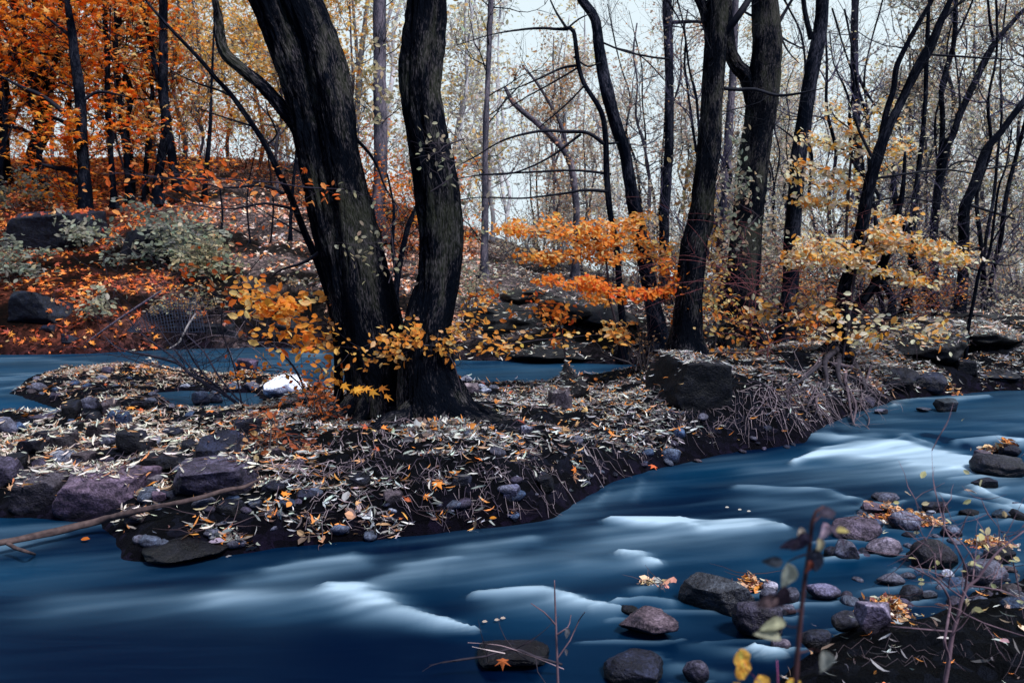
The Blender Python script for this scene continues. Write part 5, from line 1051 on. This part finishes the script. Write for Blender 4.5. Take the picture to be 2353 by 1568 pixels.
spray('sapling', 'sapling with one long flat deep-orange spray below the yellow sprays', [(1565, 800, 6), (1560, 720, 5), (1545, 670, 4), (1480, 665, 4)], 10.6, [[(1540, 668, 4), (1440, 672, 4), (1330, 655, 3), (1240, 645, 2)], [(1540, 655, 3), (1560, 655, 2)], [(1500, 675, 3), (1440, 685, 3), (1380, 660, 2)]],
      PAL_SPRAYO, 1100, .075, (.08, .15, .032), twigs=3)
spray('sapling', 'low twig with oval orange leaves strung in front of the far channel', [(1060, 900, 5), (1040, 830, 4), (1010, 795, 4), (1000, 780, 3)], 7.0, [[(1010, 790, 3), (1080, 775, 3), (1160, 790, 3), (1240, 780, 2), (1330, 772, 2), (1410, 765, 1.5)], [(1010, 795, 3), (960, 790, 3), (900, 775, 2), (850, 780, 2)],
       [(1000, 785, 3), (1080, 810, 2), (1180, 800, 2)], [(1000, 785, 3), (1060, 755, 2), (1110, 760, 2)], [(960, 790, 2), (930, 810, 2), (890, 815, 1.5)]], [(3, (.82, .42, .10)), (3, (.80, .30, .05)), (1, (.8, .55, .25))], 560, .062, (.03, .08, .045))
spray('sapling', 'twig with small orange leaf tufts above the mossy ledges', [(1300, 830, 4), (1290, 760, 4), (1270, 720, 3), (1230, 705, 2)], 11.5, [[(1280, 735, 3), (1230, 715, 2), (1180, 715, 2)], [(1270, 720, 3), (1300, 700, 2)], [(1060, 690, 2), (1100, 680, 2), (1120, 682, 2)]], PAL_SPRAYO, 210, .09, (.08, .12, .06))
spray('sapling', 'sapling hung with orange and yellow leaves left of the twin trunks', [(775, 925, 5), (800, 840, 5), (790, 780, 4), (740, 730, 3)], 7.9, [[(790, 700, 4), (720, 690, 3), (650, 685, 3), (590, 690, 2)], [(780, 750, 3), (700, 740, 3), (640, 720, 2), (600, 700, 2)], [(770, 790, 3), (700, 770, 3), (640, 760, 2), (600, 750, 2)],
       [(790, 800, 3), (740, 800, 3), (690, 800, 2), (640, 800, 2)]], PAL_YELLOW, 430, .10, (.07, .12, .035), twigs=4)
spray('sapling', 'low twig of small orange leaves beside the white boulder', [(720, 960, 4), (700, 900, 3), (660, 860, 3), (600, 850, 2)], 8.3, [[(690, 880, 2), (640, 845, 2), (580, 855, 2), (530, 865, 1.5)], [(720, 900, 2), (740, 850, 2), (720, 830, 1.5)], [(710, 930, 2), (760, 880, 2), (790, 850, 1.5)]], PAL_SPRAYO, 190, .06, (.06, .1, .06))
spray('sapling', 'tall sapling with tiers of pale yellow leaves right of the tilted trunk', [(1925, 830, 9), (1940, 740, 8), (1950, 640, 7), (1945, 540, 6), (1950, 440, 5), (1960, 340, 4), (1990, 260, 3), (2040, 215, 2)], 11.3,
      [[(1985, 270, 3), (2030, 250, 3), (2070, 235, 2)], [(1960, 300, 4), (1920, 270, 3), (1905, 240, 2)], [(1962, 310, 4), (2010, 305, 3), (2050, 275, 2)], [(1955, 350, 4), (1900, 330, 3), (1850, 310, 2)], [(1955, 355, 4), (1990, 340, 3), (2030, 350, 2)], [(1950, 400, 4), (1890, 390, 3), (1830, 370, 2)],
       [(1950, 420, 4), (1900, 430, 3), (1825, 410, 2)], [(1948, 430, 4), (2000, 410, 3), (2060, 370, 2)], [(1945, 470, 4), (1890, 470, 3), (1830, 450, 2)], [(1945, 480, 4), (1985, 500, 3), (2020, 470, 2)]], PAL_CREAM, 1500, .085, (.08, .12, .035), twigs=2)
spray('sapling', 'sapling with the broadest pale-yellow sprays over the right bank', [(1940, 830, 9), (1950, 740, 8), (1960, 660, 7), (1970, 600, 6), (1990, 540, 5)], 10.4,
      [[(1965, 600, 5), (2030, 570, 4), (2100, 570, 3), (2160, 590, 3), (2230, 600, 2)], [(1970, 590, 5), (2050, 545, 4), (2120, 560, 3), (2200, 575, 2)], [(1965, 610, 5), (1920, 590, 4), (1870, 595, 3), (1825, 605, 2)], [(1965, 600, 4), (2000, 620, 4), (2060, 630, 3), (2140, 655, 2)],
       [(1970, 600, 4), (1930, 560, 3), (1880, 560, 2)], [(1985, 545, 4), (2030, 520, 3), (2060, 510, 2)]], PAL_CREAM, 2400, .078, (.09, .13, .038), twigs=3)
spray('sapling', 'low branch of cream and orange leaves at the foot of the right-hand trunks', [(1930, 820, 6), (1920, 760, 5), (1890, 730, 4), (1850, 720, 3)], 10.6, [[(1900, 730, 4), (1830, 715, 3), (1760, 705, 2), (1730, 690, 2)], [(1890, 735, 3), (1840, 735, 3), (1790, 725, 2)]], [(3, (.66, .58, .4)), (3, (.8, .4, .1))], 240, .10, (.07, .12, .045))
spray('sapling', 'low branch of yellow leaves pointing right over the leafy bank', [(1935, 830, 6), (1945, 770, 5), (1960, 735, 4), (1990, 728, 3)], 10.2, [[(1960, 735, 4), (2020, 730, 4), (2080, 735, 3), (2140, 755, 2)], [(1990, 735, 3), (2040, 755, 3), (2100, 775, 2)]], PAL_CREAM, 230, .10, (.08, .12, .055))
spray('sapling', 'orange-leaved brush at the feet of the two broad right-hand trunks', [(1760, 840, 5), (1765, 780, 4), (1750, 740, 3)], 10.4, [[(1765, 800, 3), (1700, 770, 3), (1640, 765, 2)], [(1765, 790, 3), (1820, 775, 3), (1870, 780, 2)], [(1755, 760, 3), (1700, 740, 2), (1680, 735, 2)], [(1760, 770, 3), (1800, 745, 2), (1850, 740, 2)], [(1765, 800, 3), (1730, 810, 2), (1660, 810, 2)]],
      [(3, (.8, .3, .05)), (2, (.7, .2, .04)), (2, (.75, .5, .25))], 230, .075, (.12, .15, .09), twigs=20, col=(.10, .04, .045))
spray('sapling', 'olive and gold leaved shrub right of the broad trunk behind the boulder', [(1640, 830, 5), (1645, 760, 4), (1640, 700, 3), (1635, 640, 2)], 11.3, [[(1642, 720, 3), (1670, 690, 2), (1690, 680, 2)], [(1642, 700, 3), (1610, 680, 2)], [(1642, 750, 3), (1670, 740, 2), (1680, 720, 2)]], [(2, (.6, .48, .2)), (2, (.7, .35, .08)), (1, (.4, .4, .25))], 330, .075, (.12, .12, .12))
spray('sapling', 'slender twigs with red-orange leaves before the left slope', [(560, 950, 4), (540, 850, 4), (510, 750, 3), (520, 650, 2)], 9., [[(520, 700, 2), (560, 640, 2), (600, 590, 1.5)], [(515, 740, 2), (480, 640, 1.5), (470, 560, 1)], [(530, 790, 2), (620, 740, 1.5), (580, 690, 1)]], [(3, (.75, .13, .02)), (1, (.8, .3, .1))], 80, .085, (.12, .12, .1))
for nm, x0, x1, y0, y1, n in (('red-orange leaves hanging from thin twigs before the slope left of the leaning sapling', 400, 560, 380, 450, 60), ('red-orange leaves hanging before the paired trunks', 250, 400, 370, 450, 45), ('red-orange leaves hanging just left of the twin trunks', 600, 700, 390, 470, 30)):
    ym = (y0 + y1) / 2
    poly_thing('leafy_branch', [(x1 + 90, ym + 5, 4), (x1, ym, 4), ((x0 + x1) / 2, ym - 8, 3), (x0, ym - 15, 2)], 7.4, nm, 'branch', (.03, .025, .04), 5, twigs=7, leaf=(n, .07, 'oval', [(3, (.78, .16, .03)), (2, (.8, .28, .08))], (.12, .1, .10), 0), tw=(.1, .3, .0025, 0))
# ivy-like leaf wisps on trunks
for lab, (px, py, sy), Y, n, pal in (('tuft of grey-olive leaves on the S-shaped trunk at mid height', (1005, 380, 60), 6.75, 60, [(2, (.32, .30, .22)), (1, (.45, .4, .28))]), ('tuft of grey-olive leaves between the two big trunks', (890, 560, 90), 7.2, 90, [(2, (.3, .28, .2)), (1, (.45, .38, .25))]),
                                    ('small tan leaves climbing the broad trunk behind the boulder', (1612, 520, 110), 10.9, 160, [(2, (.5, .38, .2)), (1, (.6, .3, .08))]), ('grey-green leaves climbing the broadest right-hand trunk', (1715, 480, 100), 10.3, 220, [(2, (.28, .3, .24)), (1, (.4, .3, .2))]),
                                    ('tan leaf wisps hanging on the grey trunk behind the gap', (876, 200, 100), 17., 120, [(1, (.55, .47, .3))])):
    p0 = at(px, py + sy, Y); p1 = at(px + 8, py - sy, Y)
    e = empty('climbing_vine', p0, lab, 'vine'); m = MB(); P = np.linspace(p0, p1, 8) + rngL.normal(size=(8, 3)) * [.08, .02, 0]
    V, F, B = tube(P, np.full(8, .006), 5, .08); m.add(V, F, TWMID, B); tp = []
    for q in range(1, 8): grow_twigs(m, P[q], unit(rngL.normal(size=3)), .35, .003, 1, rngL, TWMID, tp)
    m.build('stem', M['twig'], e); lm = MB(); pts = np.concatenate([t_[0] for t_ in tp]); C = pts[rngL.integers(len(pts), size=n)] + rngL.normal(size=(n, 3)) * [.08, .05, .08]
    leaves(lm, C, rnd_dirs(n, rngL), rnd_dirs(n, rngL) + [0, -1, .3], .07 * Y / 9, pick_cols(n, pal, rngL), 'oval'); lm.build('foliage', M['leaf'], e, smooth=False)
# grey-green shrubs of the left slope
PAL_GG = [(4, (.24, .27, .23)), (3, (.34, .36, .28)), (1, (.45, .43, .3)), (1, (.12, .15, .14))]
def shrub(px, py, w, h, n, size, pal, label, stems=9):
    b = hit(px, py); s = b[1] / FPX; e = empty('shrub', b, label, 'shrub'); m = MB(); tips = []; rng = np.random.default_rng(int(px + py))
    for k in range(stems): grow_twigs(m, b + [rng.normal() * .1 * w * s, rng.normal() * .1, 0], unit([rng.normal() * w * .35, rng.normal() * w * .25, h * .8]), math.hypot(w * .5, h) * s * rng.uniform(.5, .95), .012, 1, rng, (.05, .045, .05), tips, up=-.1)
    m.build('stems', M['twig'], e); lm = MB(); blob_leaves(lm, tips, n, size, 'oval', pal, rng, size * .9); lm.build('foliage', M['leaf'], e, smooth=False)
shrub(390, 600, 210, 105, 1500, .17, PAL_GG, 'large grey-green leafy shrub drooping over the black rock on the slope', 14); shrub(470, 650, 130, 90, 700, .15, [(2, (.4, .4, .28)), (2, (.55, .48, .3)), (1, (.25, .27, .2))], 'yellowish-green shrub below the large grey-green one', 9)
shrub(35, 650, 150, 95, 800, .16, PAL_GG, 'grey-green shrub spilling over at the left edge', 10); shrub(170, 575, 120, 50, 350, .17, [(2, (.45, .46, .36)), (1, (.3, .33, .27))], 'pale-leaved shrub between the two big black boulders', 7)
shrub(235, 735, 50, 60, 110, .15, [(1, (.45, .44, .33))], 'small pale drooping plant on the red leaf slope', 4); shrub(420, 735, 150, 70, 420, .12, [(2, (.35, .33, .24)), (1, (.6, .35, .15))], 'scrubby olive plant above the fallen branches', 8)
shrub(30, 480, 150, 80, 600, .16, [(3, (.18, .2, .17)), (1, (.4, .25, .08))], 'dark olive shrub under the maples at the left edge', 9)
shrub(740, 690, 150, 90, 420, .10, [(2, (.34, .31, .23)), (1, (.5, .3, .15))], 'drab olive shrub just left of the twin trunks across the channel', 9); shrub(1080, 720, 90, 130, 420, .10, [(2, (.42, .38, .27)), (1, (.3, .28, .2))], 'hazy tan shrub just right of the S-shaped tree', 8)
shrub(655, 1035, 150, 60, 230, .06, [(2, (.45, .12, .04)), (2, (.3, .09, .05)), (1, (.5, .3, .15))], 'dead rust-brown weeds in front of the white boulder', 14); shrub(740, 975, 100, 90, 150, .06, [(2, (.5, .14, .04)), (1, (.3, .09, .05))], 'rust-brown weeds left of the twin trunk foot', 10)
shrub(1480, 850, 120, 90, 60, .05, [(1, (.5, .3, .15))], 'bare brushwood left of the big square boulder', 12)
# bramble and bare brush tangles round the right-hand trunks
def tangle(label, x0, x1, y0, y1, Y, n, col, r=.0035, name='bramble', cat='bramble', group=None):
    e = None; m = MB(); rng = np.random.default_rng(int(x0 + y1)); b = hit((x0 + x1) / 2, y1 + 40)
    e = empty(name, b, label, cat, group)
    for k in range(n):
        p = at(rng.uniform(x0, x1), rng.uniform((y0 + y1) / 2, y1), rng.uniform(*Y)); d = unit(rng.normal(size=3) * [1, .4, .6] + [0, 0, .7]); P = [p]; L = rng.uniform(.8, 2.2); q = 9; curl = rng.normal() * .22; 
        for j in range(q):
            d = unit(d + [curl * .5, 0, -.13 - .05 * rng.random()] + rng.normal(size=3) * .06); P.append(P[-1] + d * L / q)
        V, F, B = tube(np.array(P), np.linspace(r, r * .35, q + 1), 5, .1); m.add(V, F, np.array(col) * rng.uniform(.6, 1.4), B)
        tp = []; grow_twigs(m, P[5], unit(rng.normal(size=3)), .3, r * .5, 1, rng, col, tp)
    m.build('canes', M['twig'], e); return e
tangle('reddish bramble canes arching in front of the broadest right-hand trunk', 1640, 1900, 450, 760, (9.6, 10.8), 46, (.17, .055, .06)); tangle('dark bramble canes between the broad trunk and the curved trunk', 1470, 1640, 480, 780, (10.5, 12), 34, (.05, .035, .05))
tangle('purple-grey brushwood under the leaning trunks on the right', 2000, 2340, 420, 720, (12, 16), 70, (.06, .045, .075), .005); tangle('dark brushwood beside the stump of the forked tree', 1850, 2020, 620, 800, (10.5, 11.5), 26, (.05, .04, .055))
tangle('fine dark canes rising through the middle of the gap', 1180, 1420, 360, 600, (18, 24), 30, (.07, .055, .07), .007); tangle('tangled grey canes hanging over the far channel', 420, 620, 640, 800, (13, 15), 20, (.16, .13, .15), .004)
# collapsed wire mesh on the far bank
e = empty('wire_mesh', at(345, 760, 16.2), 'crumpled dark wire mesh lying on the far bank at the left', 'wire mesh')
m = MB(); c0 = at(350, 775, 16.0)
def mp(u, v): return c0 + np.array([(-.75 + 1.5 * u) + .25 * v, .5 - .9 * v * .4, .10 + .45 * math.sin(u * 2.4) * (1 - v) ** .8 + .35 * u * (1 - v)])
for k in range(26): V, F, B = tube(np.array([mp(k / 25, v) for v in np.linspace(0, 1, 9)]), np.full(9, .006), 4); m.add(V, F, (.02, .03, .055), B)
for k in range(11): V, F, B = tube(np.array([mp(u, k / 10) for u in np.linspace(0, 1, 20)]), np.full(20, .006), 4); m.add(V, F, (.02, .03, .055), B)
m.build('mesh_sheet', M['twig'], e)
# ------------------------------------------------------------------ nearest plants
PKT = (.15, .10, .125)
poly_thing('bare_shrub', [(1830, 1640, 11), (1850, 1500, 10), (1862, 1350, 9)] and [(2165, 1600, 12), (2178, 1530, 11), (2188, 1460, 10), (2200, 1420, 9), (2211, 1373, 9), (2225, 1345, 8), (2245, 1330, 7), (2290, 1270, 5), (2352, 1220, 4)], 2.3, 'bare pinkish shrub with a few pale leaves at the lower right corner', 'shrub', PKT, 8,
           branches=[[(2172, 1560, 9), (2180, 1510, 8), (2170, 1470, 7), (2183, 1390, 6), (2160, 1340, 5), (2120, 1315, 4), (2091, 1300, 3)], [(2211, 1373, 6), (2222, 1320, 5), (2200, 1260, 4), (2170, 1210, 3), (2166, 1155, 2)], [(2190, 1450, 5), (2150, 1447, 4), (2070, 1440, 3), (2040, 1437, 2)],
                     [(2212, 1372, 4), (2180, 1350, 4), (2150, 1320, 3), (2148, 1270, 2)], [(2225, 1345, 4), (2300, 1355, 3), (2352, 1380, 2)], [(2200, 1400, 4), (2260, 1430, 3), (2352, 1460, 2)], [(2235, 1335, 4), (2240, 1290, 3), (2200, 1235, 3), (2150, 1200, 2)]],
           twigs=14, leaf=(26, .028, 'oval', [(3, (.6, .55, .33)), (1, (.7, .6, .3))], .015, .4), tw=(.08, .3, .0018, 1), rough=.0005)
poly_thing('bare_shrub', [(2352, 1420, 4), (2330, 1300, 4), (2300, 1220, 3), (2270, 1180, 3), (2255, 1145, 2)], 2.6, 'thin twig tipped with pale yellow leaves at the right edge', 'shrub', PKT, 6, twigs=9, leaf=(22, .036, 'oval', [(1, (.6, .55, .32))], .03, .1), tw=(.06, .2, .0016, 0))
poly_thing('bare_sapling', [(1283, 1600, 7), (1281, 1540, 6), (1278, 1450, 5), (1275, 1370, 4), (1274, 1332, 2)], 2.75, 'small bare upright twig rising at the bottom of the picture', 'sapling', (.14, .09, .11), 7,
           branches=[[(1277, 1435, 4), (1250, 1405, 3), (1220, 1385, 2)], [(1282, 1510, 4), (1310, 1470, 3), (1330, 1425, 3), (1344, 1405, 2)], [(1279, 1458, 4), (1305, 1440, 3), (1312, 1412, 2)]], leaf=None, tw=(0, 0, 0, 0), rough=0)
single_leaf(1301, 1444, 2.72, .045, 'oval', (.16, .17, .2), 'upper dry grey leaf curled on the small bare twig', (.6, -.8, .1), (.3, 0, -1)); single_leaf(1299, 1492, 2.72, .03, 'oval', (.12, .12, .15), 'lower dry grey leaf curled on the small bare twig', (.6, -.8, .1), (.5, 0, -1))
wd = poly_thing('weed', [(1828, 1640, 13), (1830, 1540, 12), (1838, 1440, 11), (1848, 1340, 10), (1860, 1260, 10), (1866, 1200, 9), (1875, 1175, 8), (1892, 1163, 6)], .95, 'blurred withered weed standing close to the camera', 'weed', (.06, .03, .035), 10,
           branches=[[(1862, 1270, 5), (1830, 1280, 4), (1810, 1290, 3)], [(1868, 1200, 5), (1890, 1180, 4), (1925, 1195, 3)], [(1842, 1400, 5), (1815, 1405, 4), (1795, 1390, 3)], [(1835, 1500, 5), (1870, 1490, 4), (1893, 1500, 3)], [(1838, 1440, 4), (1820, 1440, 3), (1800, 1435, 3)]], tw=(0, 0, 0, 0), rough=0)
lm = MB()
def wl(px, py, size, col, d, nrm, kind='oval'): crinkle(lm, at(px, py, .93), d, nrm, size * 1.05, col, int(px * 3 + py), 1.4)
for a in [(1895, 1205, .028, (.62, .45, .55), (0, 0, -1), (.4, -1, 0)), (1885, 1180, .024, (.06, .05, .08), (1, 0, .2), (0, -1, .6)), (1850, 1225, .03, (.035, .03, .06), (-.4, 0, -1), (0, -1, .2)), (1832, 1240, .024, (.05, .04, .07), (-.6, 0, -.5), (.3, -1, .2)),
          (1880, 1240, .026, (.42, .38, .25), (.3, 0, -1), (.5, -.8, 0)), (1872, 1265, .034, (.03, .035, .06), (.1, 0, -1), (-.3, -1, 0)), (1812, 1300, .038, (.33, .35, .30), (.1, 0, -1), (.2, -1, .1)), (1795, 1290, .022, (.04, .05, .07), (-1, 0, 0), (0, -1, .3)), (1840, 1215, .02, (.5, .42, .35), (0, 0, -1), (.2, -1, .1)),
          (1800, 1350, .036, (.035, .025, .04), (-.2, 0, -1), (.1, -1, 0)), (1785, 1375, .026, (.12, .08, .09), (-.9, 0, -.3), (0, -1, .6)), (1910, 1215, .03, (.09, .07, .11), (1, 0, -.5), (0, -.6, 1)), (1800, 1432, .028, (.42, .42, .28), (-1, 0, 0), (0, -.7, 1)), (1892, 1500, .036, (.28, .29, .27), (.3, 0, -1), (.3, -1, 0)),
          (1862, 1290, .018, (.25, .07, .05), (0, 0, -1), (.3, -1, 0)), (1790, 1465, .028, (.4, .4, .3), (-.8, 0, .4), (0, -.6, 1)), (1925, 1220, .016, (.5, .42, .15), (1, 0, .3), (0, -.6, 1))]: wl(*a)
lm.build('foliage', M['leaf'], wd, smooth=False)
ys = poly_thing('leafy_sprig', [(1790, 1680, 4), (1788, 1600, 4), (1787, 1545, 3), (1785, 1515, 2)], 1.05, 'sprig with bright yellow leaves at the bottom edge', 'sprig', (.3, .08, .2), 6, branches=[[(1787, 1600, 3), (1750, 1570, 3), (1715, 1535, 2), (1705, 1500, 2)]], tw=(0, 0, 0, 0), rough=0)
lm = MB()
for px_, py_, s_ in ((1700, 1505, .030), (1703, 1530, .028), (1697, 1545, .018), (1745, 1565, .03), (1815, 1572, .03), (1688, 1580, .02)): crinkle(lm, at(px_, py_ - 10, 1.03), (.3, 0, -1.), (.2, -1, .4), s_ * 1.1, (.9, .5, .10), int(px_), .5, .8)
lm.build('foliage', M['leaf'], ys, smooth=False)
# ------------------------------------------------------------------ light, sky, camera
SUN_EL, SUN_AZ = math.radians(54), math.radians(138)   # azimuth from +Y towards +X
w = bpy.data.worlds.new('World'); SC.world = w; w.use_nodes = True
nt = w.node_tree; nt.nodes.clear()
sky = nt.nodes.new('ShaderNodeTexSky'); sky.sky_type = 'NISHITA'; sky.sun_disc = False
sky.sun_elevation = SUN_EL; sky.sun_rotation = SUN_AZ; sky.air_density = 1.0; sky.dust_density = 1.5
tc = nt.nodes.new('ShaderNodeTexCoord'); sx = nt.nodes.new('ShaderNodeSeparateXYZ'); nt.links.new(tc.outputs['Generated'], sx.inputs[0])
mr = nt.nodes.new('ShaderNodeMapRange'); mr.inputs[1].default_value = .36; mr.inputs[2].default_value = .80; mr.inputs[3].default_value = 1.; mr.inputs[4].default_value = 0.45
mr.interpolation_type = 'SMOOTHSTEP'
nt.links.new(sx.outputs[2], mr.inputs[0])
mx_ = nt.nodes.new('ShaderNodeMix'); mx_.data_type = 'RGBA'; mx_.clamp_factor = True
mf = nt.nodes.new('ShaderNodeMapRange'); mf.inputs[1].default_value = -.35; mf.inputs[2].default_value = .35; mf.inputs[3].default_value = .22; mf.inputs[4].default_value = 1.; mf.interpolation_type = 'SMOOTHSTEP'
nt.links.new(sx.outputs[1], mf.inputs[0]); mm = nt.nodes.new('ShaderNodeMath'); mm.operation = 'MULTIPLY'; nt.links.new(mr.outputs[0], mm.inputs[0]); nt.links.new(mf.outputs[0], mm.inputs[1])
nt.links.new(mm.outputs[0], mx_.inputs[0])
sm = nt.nodes.new('ShaderNodeMix'); sm.data_type = 'RGBA'; sm.blend_type = 'MULTIPLY'; sm.inputs[0].default_value = 1
nt.links.new(sky.outputs[0], sm.inputs[6]); sm.inputs[7].default_value = (.16, .36, .8, 1)
nt.links.new(sm.outputs[2], mx_.inputs[6]); mx_.inputs[7].default_value = (8.0, 9.3, 10.0, 1)
bg = nt.nodes.new('ShaderNodeBackground'); bg.inputs[1].default_value = .1; nt.links.new(mx_.outputs[2], bg.inputs[0])
wo = nt.nodes.new('ShaderNodeOutputWorld'); nt.links.new(bg.outputs[0], wo.inputs[0])
sl = bpy.data.lights.new('sun', 'SUN'); sl.energy = 5.4; sl.angle = math.radians(14); sl.color = (1., .97, .94)
so = bpy.data.objects.new('sun', sl); COL.objects.link(so)
sd = Vector((math.sin(SUN_AZ) * math.cos(SUN_EL), math.cos(SUN_AZ) * math.cos(SUN_EL), math.sin(SUN_EL)))
so.rotation_euler = sd.to_track_quat('Z', 'Y').to_euler()
cam = bpy.data.cameras.new('camera'); co = bpy.data.objects.new('camera', cam); COL.objects.link(co)
co.location = (0, 0, CAMH); co.rotation_euler = (PI / 2 - PITCH, 0, 0)
cam.sensor_width = 36; cam.lens = 36 * FPX / 2353; cam.clip_end = 3000; cam.clip_start = .05
cam.dof.use_dof = True; cam.dof.focus_distance = 6.5; cam.dof.aperture_fstop = 5.0
SC.camera = co
SC.view_settings.view_transform = 'Standard'; SC.view_settings.look = 'None'; SC.view_settings.exposure = 0; SC.view_settings.gamma = 1
SC.cycles.max_bounces = 5; SC.cycles.diffuse_bounces = 3; SC.cycles.glossy_bounces = 2; SC.cycles.transmission_bounces = 3; SC.cycles.use_denoising = True
SC.cycles.sample_clamp_indirect = 4
SC.render.use_persistent_data = False
